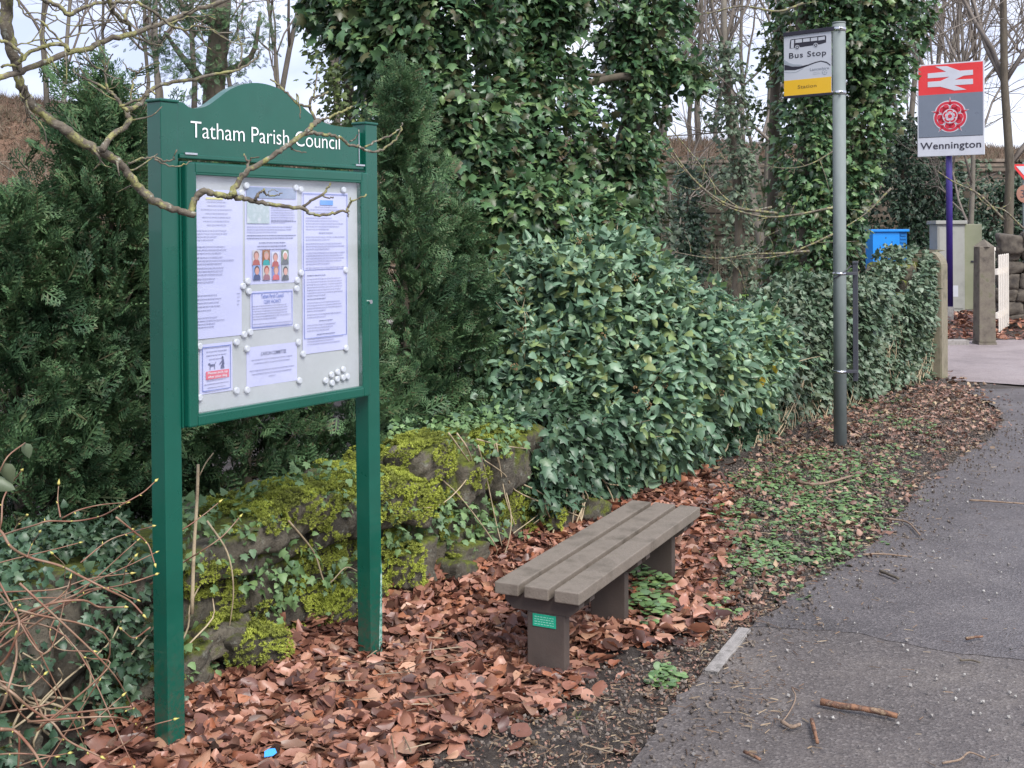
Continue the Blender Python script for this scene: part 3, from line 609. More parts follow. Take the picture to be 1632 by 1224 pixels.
# --- trees further off on the right
ivy_tree('ivy_clad_tree', 'tall ivy clad tree directly behind the bus stop flag', axpx([(1285, 560), (1288, 440), (1290, 300), (1288, 160), (1280, 40), (1285, -120)], 13.5), rpx([50, 52, 44, 38, 42, 50], 13.5), 1500, 8, .10, .085, M['ivy'], .16, seed=14,
     extra=[([at(1325, 420, 13.6), at(1342, 330, 13.6), at(1375, 200, 13.6), at(1412, 80, 13.6), at(1440, -60, 13.6)], [.14, .24, .30, .32, .32], 800), ([at(1330, 130, 13.4), at(1360, 20, 13.4), at(1380, -80, 13.3)], [.3, .32, .35], 450)])
t = ivy_tree('slender_tree', 'slender bare trunk with ivy near its top, left of the bus stop flag', [at(1228, 560, 14.5), at(1226, 440, 14.5), at(1232, 250, 14.5), at(1240, 100, 14.5), at(1250, -80, 14.5)], [.02, .04, .10, .18, .24], 200, 8, .10, .08, M['olive'], .095, seed=20)
ivy_tree('ivy_clad_tree', 'loose greyish ivy clad tree behind the slender bare trunk', axpx([(1170, 520), (1180, 400), (1175, 300), (1165, 200), (1160, 120), (1150, 70)], 21), rpx([18, 16, 14, 26, 30, 14], 21), 380, 7, .14, .10, M['pale_ivy'], .1, seed=22)
ivy_tree('ivy_clad_sapling', 'thin ivy wrapped sapling in front of the stone block wall', axpx([(1100, 470), (1098, 380), (1095, 270)], 22), rpx([18, 16, 8], 22), 300, 7, .12, .1, M['holly'], .05, seed=25)
ivy_tree('evergreen_tree', 'dark bushy evergreen behind the grey station cabinet', axpx([(1440, 520), (1440, 420), (1440, 320), (1435, 230), (1430, 190)], 27), rpx([75, 80, 72, 50, 20], 27), 1900, 7, .2, .13, M['holly'], .15, tmpls=(L_OVATE, L_OVATE2), seed=27)
ivy_tree('evergreen_shrub', 'dark evergreen shrub behind the rough stone gate wall', axpx([(1560, 480), (1570, 400), (1590, 340), (1605, 290)], 26), rpx([55, 48, 40, 22], 26), 900, 7, .18, .12, M['holly'], .1, tmpls=(L_OVATE,), seed=29)
ivy_tree('evergreen_shrub', 'green shrub left of the stone block wall, behind the ivy bush', axpx([(1060, 500), (1055, 420), (1045, 340), (1040, 270)], 15), rpx([34, 28, 16, 5], 15), 240, 7, .12, .085, M['pale_ivy'], .05, seed=31)
ivy_tree('tall_trunk_tree', 'tall brown trunk with dark foliage rising behind the arched board top', axpx([(330, 620), (335, 330), (342, 150), (352, 0), (360, -150)], 12.5), [.12, .13, .14, .16, .18], 50, 3, .12, .09, M['conifer'], .15, tmpls=(SPRAY,), seed=33,
     extra=[([at(340, 150, 12.5), at(290, 90, 12.3), at(262, 50, 12.3)], [.15, .26, .26], 190), ([at(345, 120, 12.5), at(400, 90, 12.6), at(415, 20, 12.6)], [.12, .22, .26], 150), ([at(350, 40, 12.5), at(300, 20, 12.3), at(270, -30, 12.3)], [.12, .22, .25], 260)])
ivy_tree('ivy_clad_tree', 'distant yellowish ivy clad tree left of the big ivy trunks', axpx([(565, 400), (560, 200), (555, 80), (545, -60)], 17), rpx([20, 22, 48, 60], 17), 620, 7, .14, .1, M['olive'], .1, seed=36)

# --- the conifers behind the wall
def conifer(label, xp, Y, ytop, Rm, nsp, seed, low=.0, lean=0.0):
    b = at(xp, 370, Y); H = at(xp, ytop, Y)[2]; t = thing('conifer', label, 'conifer tree', (b[0], b[1], 0), group='conifers behind the wall')
    tp = np.array([[b[0] + .03 * math.sin(3 * h + seed), b[1], h] for h in np.linspace(-.05, H * .97, 14)]); npobj('trunk', [tube(tp, np.linspace(.035, .006, 14), 8, .1)], M['bark'], t)
    nsp = int(nsp * .62); nc = nsp // 9; u = rng.random(nc) ** .85; h = low + u * (H - low); prof = np.interp(h / H, [0, .15, .4, .7, .9, 1], [.8, .98, 1, .62, .22, .03])
    th = rng.uniform(0, 2 * np.pi, nc); fr = rng.random(nc) < .5; th = np.where(fr, -np.pi / 2 + rng.normal(0, 1.0, nc), th); rr = rng.uniform(.55, 1.0, nc) ** .7
    o = np.stack([np.cos(th), np.sin(th), np.zeros(nc)], -1); q0 = np.array([b[0], b[1], 0]) + np.stack([0 * h, 0 * h, h], -1)
    k = 1 + .42 * wob(q0 + o * Rm, 3.2, seed); gap = wob(q0 + o * Rm, 5.0, seed + 5) > -.45; q0, o, h, prof, rr, k = q0[gap], o[gap], h[gap], prof[gap], rr[gap], k[gap]; cen = q0 + o * (Rm * prof * rr * k)[:, None]
    cen = cen + o * (rng.random((len(cen), 1)) < .12) * rng.uniform(.03, .12, (len(cen), 1)); per = 9; c = np.repeat(cen, per, 0); oo = np.repeat(o, per, 0); m = len(c); j = rnd(m)
    pos = c + j * .055 + np.stack([0 * j[:, 0], 0 * j[:, 0], rng.normal(0, .05, m)], -1)
    lng = unit(oo * .75 + UP * rng.uniform(.1, 1.0, (m, 1)) + rnd(m, .35)); nrm = unit(np.cross(lng, rnd(m)) * .6 + oo * .5 + UP * .2)
    pc = [scatter(SPRAY, pos, lng, nrm, rng.uniform(.08, .17, m))]
    tipn = 160; hh = rng.uniform(.8, 1.02, tipn) * H; a = rng.uniform(0, 6.28, tipn); rad = (1.05 - hh / H) * .35 * Rm
    pp = np.stack([b[0] + np.cos(a) * rad, b[1] + np.sin(a) * rad, hh], -1); pc.append(scatter(SPRAY, pp, UP + rnd(tipn, .35), rnd(tipn), rng.uniform(.08, .15, tipn)))
    npobj('foliage', pc, M['conifer'], t)
    br = []
    for i in range(26):
        hh = rng.uniform(.12, .85) * H; a = rng.uniform(0, 6.28); L = Rm * .75 * np.interp(hh / H, [0, .4, 1], [.9, 1, .2]); p0 = np.array([b[0], b[1], hh]); e = p0 + np.array([math.cos(a) * L, math.sin(a) * L, L * .7]); mid = (p0 + e) / 2 - UP * .04
        tp = spline([p0, mid, e], None, 4); br.append(tube(tp, np.linspace(.010, .003, len(tp)), 5))
    npobj('branches', br, M['bark'], t)
conifer('leftmost broad conifer, cut off by the left edge', 30, 4.95, 345, .38, 5200, 1)
conifer('tall conifer directly left of the notice board', 170, 5.25, 165, .36, 6000, 2)
conifer('conifer half hidden behind the left post of the notice board', 262, 5.6, 250, .33, 3600, 8)
conifer('conifer seen under the middle of the notice board', 400, 5.75, 260, .36, 3600, 3)
conifer('conifer seen under the right end of the notice board', 515, 6.1, 300, .34, 3300, 4)
conifer('narrow pointed conifer right of the notice board', 640, 6.7, 150, .25, 3600, 5, low=.25)
conifer('conifer between the notice board and the ivy clad trunks', 715, 7.0, 350, .28, 3400, 6, low=.2)

# --- arborescent ivy bush hanging over the wall
BUSH = [(930, 520, 135, 7.35), (855, 610, 95, 7.0), (1040, 555, 125, 7.5), (1135, 592, 62, 8.0), (1190, 555, 55, 8.3), (955, 445, 62, 7.6), (880, 520, 90, 7.3), (1062, 640, 68, 7.6), (970, 650, 105, 7.05), (1175, 600, 48, 8.3), (1010, 470, 60, 7.6), (820, 560, 40, 7.2), (1235, 580, 30, 8.6)]
bt = thing('ivy_bush', 'big glossy ivy bush growing over the wall between board and bus stop', 'bush', (0.9, 7.6, 0))
pc = []; berr = []; stems = []
for (x, y, r, Yd) in BUSH:
    c = at(x, y, Yd); rr = r / FPX * Yd; ncl = int(620 * (rr / .5) ** 2 * 1.15) + 40
    for tm in (L_OVATE, L_OVATE2, L_IVY2):
        o = unit(rnd(ncl // 3)); o[:, 1] = np.where((o[:, 1] > 0) & (rng.random(len(o)) < .6), -o[:, 1], o[:, 1]); k = 1 + .26 * wob(c + o * rr, 4.5, x) + .2 * wob(c + o * rr, 11, 2); gp_ = wob(c + o * rr, 7, x) > -.5; o = o[gp_]; k = k[gp_]
        k *= np.where(rng.random(len(o)) < .25, rng.uniform(.6, .95, len(o)), 1)
        P_ = c + o * (rr * k)[:, None] * np.array([1, .85, 1]); pc.append(cluster(P_, unit(o + UP * .25), 8, .062, .072, tm, .35))
    for i in range(int(26 * rr / .4)):
        o = unit(rnd(1) + [0, -.5, .5])[0]; q_ = c + o * rr * .9; d_ = unit(o + UP * .35 + rnd(1, .35)[0]); ln = rng.uniform(.10, .26); sp_ = spline([q_, q_ + d_ * ln * .6, q_ + d_ * ln - UP * .01], None, 3); stems.append(tube(sp_, np.linspace(.004, .0015, len(sp_)), 5))
        k_ = np.linspace(.2, 1, 6)[:, None]; cc_ = q_ + d_ * ln * k_; pc.append(cluster(cc_, np.repeat(d_[None], 6, 0), 3, .03, rng.uniform(.045, .07), (L_OVATE, L_OVATE2, L_IVY2)[i % 3], .25))
    for i in range(int(10 * rr / .4)):
        o = unit(rnd(1))[0]; o[1] = -abs(o[1]); p0 = c + o * rr * 1.08
        for q in unit(rnd(14)): berr.append((p0 + q * .022, .005))
    for i in range(8):
        o = unit(rnd(1))[0]; o[1] = -abs(o[1]) * .6; tp = spline([c - UP * rr * .6, c + o * rr * .5, c + o * rr * 1.02 + UP * .03], None, 4); stems.append(tube(tp, np.linspace(.009, .003, len(tp)), 5))
npobj('leaves', pc, M['ivy_bush'], bt)
ov, of = L_OVATE; icov = np.array([(0, 0, 1), (1, 0, 0), (0, 1, 0), (-1, 0, 0), (0, -1, 0), (0, 0, -1)], float); icof = np.array([(0, 1, 2), (0, 2, 3), (0, 3, 4), (0, 4, 1), (5, 2, 1), (5, 3, 2), (5, 4, 3), (5, 1, 4)])
bp = np.array([b[0] for b in berr]); o_ = npobj('berries', [scatter((icov, icof), bp, rnd(len(bp)), rnd(len(bp)), .0065)], M['berry'], bt); o_['kind'] = 'stuff'
npobj('stems', stems, M['palestem'], bt)
yl = [(808 + 400, 650), (1160, 640), (1125, 655), (1035, 600), (1000, 680), (1122, 655), (1165, 622), (865, 0), (985, 640), (890, 640)]
yp = np.array([at(x, y, 6.80 + (x - 900) * .0035) for x, y in yl + [(1190, 610), (1215, 600), (1235, 580), (1118, 640), (905, 600), (860, 600), (1010, 455), (960, 560)] if y > 100]); npobj('yellow_leaves', [scatter(L_OVATE, yp, -UP + rnd(len(yp), .3), np.array([[0, -1, .3]]) + rnd(len(yp), .2), .075)], M['yellow_leaf'], bt)

# --- ivy on the wall
def wall_ivy(name, label, test, n, size, mat_, bulge, tmpls=(L_IVY, L_IVY2), s0=0.3, s1=12.8, ztop=.06, stemn=0, thick=.12, per=3, sseed=0):
    t = thing(name, label, 'ivy', (*wl((s0 + s1) / 2)[0], 0)); pc = []
    for tm in tmpls:
        m = n // len(tmpls); s = rng.uniform(s0, s1, m); hz = wh(s) + ztop; u = rng.random(m) * (hz + .28); over = u > hz; z_ = np.minimum(u, hz)
        P0 = wpt(s, z_, 0); off_ = bulge(s, z_) * (1 + .35 * wob(P0, 2.6, sseed)) + .03 * wob(P0, 9); off_ = np.where(over, -(u - hz) * 1.1, off_) + rng.uniform(-thick, .0, m) * .4
        P_ = wpt(s, z_ + np.where(over, .03 * wob(P0, 6), 0), off_); X, Y = px(P_); k = test(X, Y, P_); P_ = P_[k]; nn = np.concatenate([wl(s[k])[2], np.zeros((k.sum(), 1))], -1); nn = np.where(over[k][:, None], UP + nn * .3, nn)
        pc.append(cluster(P_, unit(nn), per, .045, size, tm, .55, .3))
    o = npobj('leaves', pc, mat_, t)
    if stemn:
        st = []
        for i in range(stemn):
            s = rng.uniform(s0, s1); z_ = 0.02; pts = []; ds = rng.normal(0, .1)
            top = wh(s) * rng.uniform(.5, 1)
            for k in range(6): pts.append(wpt(s + ds * k + rng.normal(0, .03), z_ + top * k / 5, .03 + bulge(s, .3) * .5 + rng.uniform(0, .05)))
            tp = spline(pts, None, 3); st.append(tube(tp, np.linspace(.005, .0025, len(tp)), 5))
        npobj('stems', st, M['palestem'], t)
    return t
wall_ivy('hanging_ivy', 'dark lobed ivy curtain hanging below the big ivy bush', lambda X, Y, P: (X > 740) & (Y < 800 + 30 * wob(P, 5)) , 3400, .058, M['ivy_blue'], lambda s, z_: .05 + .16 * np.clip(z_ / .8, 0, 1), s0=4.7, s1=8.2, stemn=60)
wall_ivy('wall_ivy', 'greyish ivy smothering the taller wall by the bus stop pole', lambda X, Y, P: (rng.random(len(X)) < np.clip((Y < 640 - .15 * (X - 1250)) + .35 + wob(P, 3), .2, 1)), 9500, .056, M['ivy_old'], lambda s, z_: .08 + (.14 + .14 * np.sin(s * 2.6 + 1)) * np.clip((z_ - .1) / .7, 0, 1) * np.clip((12.5 - s) / .9, .1, 1), s0=8.0, s1=12.5, ztop=.10, stemn=110, thick=.2)
wall_ivy('ground_ivy', 'small leaved ivy covering the wall left of the notice board post', lambda X, Y, P: (Y > 850) & (rng.random(len(X)) < np.clip(.62 + 1.0 * wob(P, 5), 0.05, 1)), 3000, .034, M['ivy_blue'], lambda s, z_: .03 + .16 * np.exp(-z_ / .25), s0=.5, s1=2.35, stemn=30)
IVP = [(430, 880, 60), (350, 860, 60), (420, 940, 45), (545, 920, 40), (560, 790, 45), (700, 820, 45), (745, 835, 45), (300, 860, 50), (650, 850, 35), (540, 980, 30), (860, 780, 45), (480, 770, 35), (720, 690, 50), (780, 680, 50), (460, 870, 40), (310, 1050, 35), (400, 800, 30), (640, 690, 25), (850, 870, 25)]
def ivtest(X, Y, P):
    k = np.zeros(len(X), bool)
    for a, b, c in IVP: k |= (X - a) ** 2 + (Y - b) ** 2 < (c * (1 + .4 * wob(P, 8))) ** 2
    return k & (rng.random(len(X)) < .8)
wall_ivy('trailing_ivy', 'thin ivy trails creeping over the mossy wall stones', ivtest, 3800, .034, M['cover'], lambda s, z_: .07, s0=2.2, s1=6.6, per=2, tmpls=(L_IVY, L_IVY2))
# pale dry tendrils hanging on the wall
tend = [[(728, 690), (745, 715), (752, 745), (735, 775), (700, 805), (655, 810)], [(715, 690), (740, 725), (757, 748)], [(762, 710), (775, 760), (790, 830), (800, 870)], [(785, 700), (800, 760), (815, 830), (800, 890), (770, 890)], [(790, 700), (805, 790), (822, 840)], [(830, 770), (868, 790), (872, 815), (850, 835)], [(875, 740), (868, 800), (880, 840), (850, 862), (835, 870)], [(900, 730), (880, 775), (862, 815), (818, 850)], [(460, 830), (500, 880), (520, 930), (550, 905), (570, 910)], [(760, 700), (800, 710), (840, 715)], [(700, 760), (740, 800), (790, 870), (785, 890)], [(330, 830), (362, 880), (372, 940), (365, 1005)], [(940, 780), (965, 800), (985, 830)], [(1000, 760), (1040, 790), (1060, 800)], [(1290, 560), (1310, 600), (1330, 625)], [(1380, 560), (1420, 570), (1455, 575)], [(1440, 520), (1445, 560), (1430, 600)]]
tt = thing('dry_creeper', 'pale dry creeper stems looping down the wall beside the bench', 'creeper', (.1, 6.0, 0)); pcs = []
for k, tl in enumerate(tend):
    tp = spline([wface(x, y, .10 + .03 * math.sin(i * 2.1 + k)) for i, (x, y) in enumerate(tl)], None, 5); pcs.append(tube(tp, np.linspace(.004, .0022, len(tp)), 6))
npobj('stems', pcs, M['palestem'], tt)

# ------------------------------------------------------------------ bare trees far behind
def grow(p, d, L, r, depth, out_, r_, maxd):
    n = 5; pts = [p]; dd = d.copy()
    for i in range(n):
        dd = unit(dd + r_.normal(0, .10 + .03 * depth, 3) + np.array([0, 0, .05])); pts.append(pts[-1] + dd * L / n)
    rr = np.linspace(r, r * .55, n + 1); out_.append((np.array(pts), rr))
    if depth >= maxd: return
    nb = 3 if depth else 6
    for i in range(nb):
        k = r_.integers(2 if depth == 0 else 1, n + 1); q = pts[k]; a = r_.uniform(.35, .85); side = unit(np.cross(dd, r_.normal(0, 1, 3)))
        grow(q, unit(dd * math.cos(a) + side * math.sin(a)), L * r_.uniform(.5, .72), rr[k] * .62, depth + 1, out_, r_, maxd)
    grow(pts[-1], dd, L * .6, rr[-1], depth + 1, out_, r_, maxd)
def bare_tree(name, label, seed, H, r, maxd=4, group=None, mt='bark_far'):
    r_ = np.random.default_rng(seed); o_ = []; grow(np.array([0, 0, -.2]), unit(np.array([r_.uniform(-.1, .1), 0, 1])), H, r, 0, o_, r_, maxd)
    t = thing(name, label, 'tree', group=group); npobj('trunk', [tube(*o_[0], 7)], M[mt], t); npobj('branches', [tube(p, q, 4) for p, q in o_[1:]], M['twig_far'], t); return t
GB = 'bare winter trees along the embankment'; LB = 'slim leafless tree standing on the embankment against the sky'
protos = [bare_tree('bare_tree', LB, 40 + i, 5.2, .085, 4, GB) for i in range(5)]
spots = [(-17, 36), (-15.2, 38), (-13.6, 35), (-12.3, 39), (-11, 36), (-9.8, 41), (-8.8, 35.5), (-7.6, 38), (-6.4, 42), (-5.4, 36), (-4.2, 38), (-3.2, 42), (-.5, 40), (2.0, 42), (3.9, 39), (4.7, 36), (5.3, 41), (6.0, 37), (6.7, 43), (7.6, 38), (9.2, 41), (12.4, 36), (13.4, 40), (14.4, 37.5), (15.3, 42), (16.3, 36), (17.4, 39), (5.3, 24.5), (6.1, 28), (5.9, 22.5), (9.9, 27), (10.9, 29.5), (-18.5, 41), (-14.4, 41), (-10.4, 38), (-12.9, 43), (-7.0, 35), (-16.2, 34.5), (-6.0, 40), (-4.8, 35), (4.3, 43), (5.0, 38.5), (7.2, 41), (13.9, 35.5), (15.8, 39), (5.7, 45), (13.0, 44), (11.2, 38)]
def copy_tree(o, parent=None):
    c = o.copy(); COL.objects.link(c); c.parent = parent
    for ch in o.children: copy_tree(ch, c)
    return c
for i, (x, y) in enumerate(spots):
    o = protos[i] if i < 5 else copy_tree(protos[i % 5])
    o.location = (x, y, float(embz(np.array([x * 1.0]), np.array([y * 1.0]))[0]) if y > 31.4 else 0); o.rotation_euler = (0, 0, i * 2.3); k = .8 + .5 * ((i * 37) % 10) / 10; o.scale = (k, k, k * 1.15)
rt = bare_tree('bare_tree', 'tall leafless tree with an upright trunk right of the station sign', 71, 6.0, .10, 4, GB, mt='bark'); rt.location = (at(1606, 370, 22)[0], 22, 0); rt.scale = (1, 1, 1.3)
rt = bare_tree('bare_tree', 'slim leafless trunk right below the station sign panel', 75, 4.6, .07, 4, GB); rt.location = (at(1548, 370, 24)[0], 24, 0)
rt = bare_tree('bare_tree', 'thin pale sapling in front of the stone block wall', 78, 3.0, .04, 3, GB); rt.location = (at(1068, 370, 24)[0], 24, 0)
bm = bmesh.new(); p = at(586, 370, 19); cyl(bm, (p[0], p[1], 0), (p[0], p[1], 7.5), .05, 12, .04)
for k in range(8): cyl(bm, (p[0] - .075, p[1], 1.0 + k * .45), (p[0] + .075, p[1], 1.0 + k * .45), .006, 6)
setp(bmobj('wooden_pole', bm, M['palestem'], smooth=True), 'plain wooden pole rising behind the right end of the notice board', 'pole')
# bracken on the slope, brambles at the wall's foot
n = 42000; X = rng.uniform(-24, 26, n); Y = 31.7 + rng.random(n) ** 1.3 * 9; Zb = embz(X, Y); P_ = np.stack([X, Y, Zb], -1)
n2 = 14000; X2 = rng.uniform(-24, -2.6, n2); Y2 = rng.uniform(25, 31.8, n2); P_ = np.vstack([P_, np.stack([X2, Y2, -.1 + 3.5 * np.clip((Y2 - 24.5) / 7, 0, 1) ** 1.1], -1)]); n += n2
setp(npobj('bracken', [scatter(GRASS, P_, UP + rnd(n, 1.6), rnd(n), rng.uniform(.15, .42, n))], M['bracken'], smooth=False), 'dead brown bracken covering the embankment slope', 'bracken', kind='stuff')
def brambles(name, label, regions, n, ymin, ymax, r=.006):
    pc = []
    for i in range(n):
        x0, x1, Y0, Y1 = regions[i % len(regions)]; Yd = rng.uniform(Y0, Y1); xx = rng.uniform(x0, x1); p0 = at(xx, 370, Yd); p0[2] = 0; h = rng.uniform(ymin, ymax); a = rng.uniform(0, 6.28); L = rng.uniform(.4, 1.2)
        p1 = p0 + np.array([math.cos(a) * L * .3, math.sin(a) * L * .3, h]); p2 = p0 + np.array([math.cos(a) * L, math.sin(a) * L, h * rng.uniform(.2, 1.1)])
        tp = spline([p0, (p0 + p1) / 2 + rnd(1, .06)[0], p1, p2], None, 4); pc.append(tube(tp, np.linspace(r, r * .4, len(tp)), 4))
    return setp(npobj(name, pc, M['bramble']), label, 'brambles', kind='stuff')
brambles('brambles', 'tangle of dry bramble stems below the stone block wall', [(1040, 1210, 29.6, 30.8), (1030, 1100, 24, 29), (1500, 1640, 24, 29), (1200, 1230, 24, 29)], 520, .4, 1.5, .007)
brambles('dry_brush', 'dry brown brush behind the leftmost conifer', [(-60, 120, 10, 22), (500, 600, 12, 24)], 420, .6, 2.4, .007)
# small clump of green weeds along the yard edge
n = 2600; P_ = np.stack([rng.uniform(2.2, 5.2, n), rng.uniform(13, 17, n), np.zeros(n)], -1); P_[:, 2] = np.abs(rng.normal(0, .25, n))
n = 2600; xc = rng.uniform(-20, 20, n); zc = rng.random(n) * 3.5; P_ = np.stack([xc, np.full(n, 30.75) - rng.uniform(0, .3, n), zc], -1); P_ = P_[(wob(P_ * [1, 0, .35], 1.0, 4) > .1) & (P_[:, 0] > -2.8)]; m = len(P_)
setp(npobj('wall_ivy', [cluster(P_, np.tile([[0, -1, .1]], (m, 1)), 5, .2, .16, L_IVY, .5)], M['pale_ivy']), 'greyish ivy curtains hanging on the stone block retaining wall', 'ivy')
# long bare twigs crossing in front of the gap (belong to the ivy-clad tree on the right)
tw = thing('bare_branches', 'long bare branches reaching left across the gap in front of the stone block wall', 'tree branch', tuple(at(1330, 370, 12)))
pcs = []
for tl, r0 in [([(1330, 330), (1270, 342), (1215, 345), (1150, 325), (1100, 280), (1060, 235), (1035, 190), (1050, 150)], .014), ([(1290, 400), (1240, 404), (1200, 405), (1140, 412), (1075, 402)], .014), ([(1330, 372), (1280, 395), (1230, 410), (1170, 412)], .012), ([(1240, 340), (1170, 330), (1120, 300), (1085, 260), (1065, 225), (1060, 195)], .016), ([(1230, 330), (1190, 335), (1150, 310), (1110, 255), (1055, 190), (1020, 160)], .012),
                 ([(1120, 290), (1125, 255), (1150, 250), (1160, 262)], .007), ([(1280, 5), (1240, 18), (1180, 10), (1120, 22), (1085, 5)], .014), ([(1330, 240), (1290, 262), (1250, 268), (1200, 260)], .008), ([(1420, 300), (1380, 340), (1330, 372)], .012), ([(1600, 350), (1560, 310), (1520, 290), (1490, 270)], .013), ([(1632, 365), (1600, 335), (1570, 325), (1540, 290)], .011), ([(1150, 410), (1175, 425), (1190, 470)], .006), ([(1185, 405), (1210, 395), (1222, 370)], .006)]:
    tp = spline([at(x, y, 12.0) for x, y in tl], None, 5); pcs.append(tube(tp, np.linspace(r0, r0 * .35, len(tp)), 6, .1))
    for k in range(3, len(tp) - 2, 3):
        e = tp[k] + np.array([rng.normal(0, .12), rng.normal(0, .1), rng.normal(.05, .14)]); pcs.append(tube(spline([tp[k], (tp[k] + e) / 2 + rnd(1, .02)[0], e + rnd(1, .03)[0]], None, 3), np.linspace(.005, .002, 7), 4))
npobj('branches', pcs, M['mossbark'], tw)

# ------------------------------------------------------------------ notice board
B0 = ground(271, 1190); UU = unit(np.array([.5609, .8279, 0.])); NN = np.array([UU[1], -UU[0], 0.])     # along the board, towards the path
nb = thing('notice_board', 'green notice board on two posts with arched top and glazed case', 'notice board', (B0[0], B0[1], 0), math.atan2(UU[1], UU[0]))
# local frame: x along the board, -y towards the viewer, z up
def bl(x, y, off=.0):
    p0 = B0 + NN * off; a, b = onplane(p0, UU, UP, x, y); return a, b
W = .955; PT = 2.035
def lean(v): return (v[0] - .010 * v[2], v[1], v[2])
for k, x0 in enumerate((0, W)):
    bm = bmesh.new(); s = .033
    prof = [(-s, -s), (s, -s), (s, s), (-s, s)]
    box(bm, (x0 - s, -s, -.25), (x0 + s, s, PT - .004), .003, fn=lean)
    o = bmobj('post', bm, M['green'], nb)
    if k: o['label'] = 'right post, scuffed pale near the ground'
    bm = bmesh.new(); box(bm, (x0 - s - .004, -s - .004, PT - .004), (x0 + s + .004, s + .004, PT + .006), .004, fn=lean); bmobj('post_cap', bm, M['green'], nb)
m, nt_, b_, v_ = newmat('scuffed_paint'); nt_.links.new(ramp(nt_, noise(nt_, 40, 6, .75, v_), [(.42, (.006, .13, .08)), (.55, (.25, .42, .36)), (.7, (.5, .58, .55))]), b_.inputs['Base Color']); b_.inputs['Roughness'].default_value = .6
bm = bmesh.new(); prism(bm, [(W + .008, -.05), (W + .030, -.05), (W + .030, .34), (W + .024, .37), (W + .018, .2)], -.0345, -.0342); bmobj('scuff_mark', bm, m, nb)
# header with the arched top
hz0, hz1 = 1.868, 2.034; prof = []
ctrl = [(.035, 2.036), (.06, 2.036), (.085, 2.022), (.12, 2.022), (.165, 2.037), (.21, 2.066), (.26, 2.098), (.32, 2.121), (.38, 2.131), (.44, 2.129), (.50, 2.116), (.56, 2.090), (.61, 2.060), (.66, 2.035), (.71, 2.020), (.77, 2.013), (.83, 2.013), (.87, 2.016)]
cp = spline([(a, 0, b) for a, b in ctrl], None, 3); top = [(p[0], p[2]) for p in cp]
bm = bmesh.new(); prism(bm, [(.035, hz0), (.885, hz0)] + [(.885, 2.013)] + top[::-1], -.026, .012); 
for v in bm.verts: v.co = Vector(lean(v.co))
hd = bmobj('header_panel', bm, M['green'], nb)
bm = bmesh.new()
text_bm(bm, 'Tatham Parish Council', .088, .784, 1.927, 1.980, -.0285, space=.98, off=-.007)
for v in bm.verts: v.co = Vector(lean((v.co.x, v.co.y, v.co.z)))
lt = bmobj('lettering', bm, M['letter_white'], hd); 
bm = bmesh.new(); box(bm, (.036, -.037, 1.858), (.905, .02, 1.872), .003, fn=lean); bmobj('header_rail', bm, M['green'], nb)
bm = bmesh.new(); box(bm, (.885, -.012, 1.872), (.921, .01, 2.0), .002, fn=lean); bmobj('infill_strip', bm, M['green'], nb)
for x0 in (.055, .86): bm = bmesh.new(); box(bm, (x0, -.040, 1.870), (x0 + .05, -.030, 1.877), .001, fn=lean); bmobj('bracket', bm, M['chrome'], nb)
bm = bmesh.new(); box(bm, (.887, -.03, 1.88), (.891, -.0265, 2.0), .001, fn=lean); bmobj('bracket', bm, M['chrome'], nb)
# case
cx0, cx1, cz0, cz1 = .040, .912, 1.002, 1.850
bm = bmesh.new(); box(bm, (cx0, -.030, cz0), (cx1, .030, cz1), .004, fn=lean); case = bmobj('case', bm, M['green'], nb)
def frame(bm, x0, x1, z0, z1, wd, y0, y1, bev=.003):
    for lo, hi in (((x0, z0), (x0 + wd, z1)), ((x1 - wd, z0), (x1, z1)), ((x0 + wd, z0), (x1 - wd, z0 + wd)), ((x0 + wd, z1 - wd), (x1 - wd, z1))):
        box(bm, (lo[0], y0, lo[1]), (hi[0], y1, hi[1]), bev, fn=lean)
bm = bmesh.new(); frame(bm, cx0 + .004, cx1 - .004, cz0 + .004, cz1 - .004, .036, -.058, -.0305, .006); door = bmobj('door_frame', bm, M['green'], nb)
bm = bmesh.new(); frame(bm, cx0 + .034, cx1 - .034, cz0 + .034, cz1 - .034, .010, -.0570, -.0335, .003); bmobj('bead', bm, M['green'], door)
bm = bmesh.new(); box(bm, (cx0 + .04, -.0530, cz0 + .04), (cx1 - .04, -.0510, cz1 - .04), fn=lean); bmobj('glass', bm, M['glass'], door)
bm = bmesh.new(); box(bm, (cx0 + .041, -.0335, cz0 + .041), (cx1 - .041, -.0303, cz1 - .041), fn=lean); bmobj('backing_panel', bm, M['backing'], case)
bm = bmesh.new(); cyl(bm, (.893, -.066, 1.36), (.893, -.057, 1.36), .008, 16); box(bm, (.892, -.0665, 1.353), (.894, -.066, 1.367)); bmobj('lock', bm, M['chrome'], door)
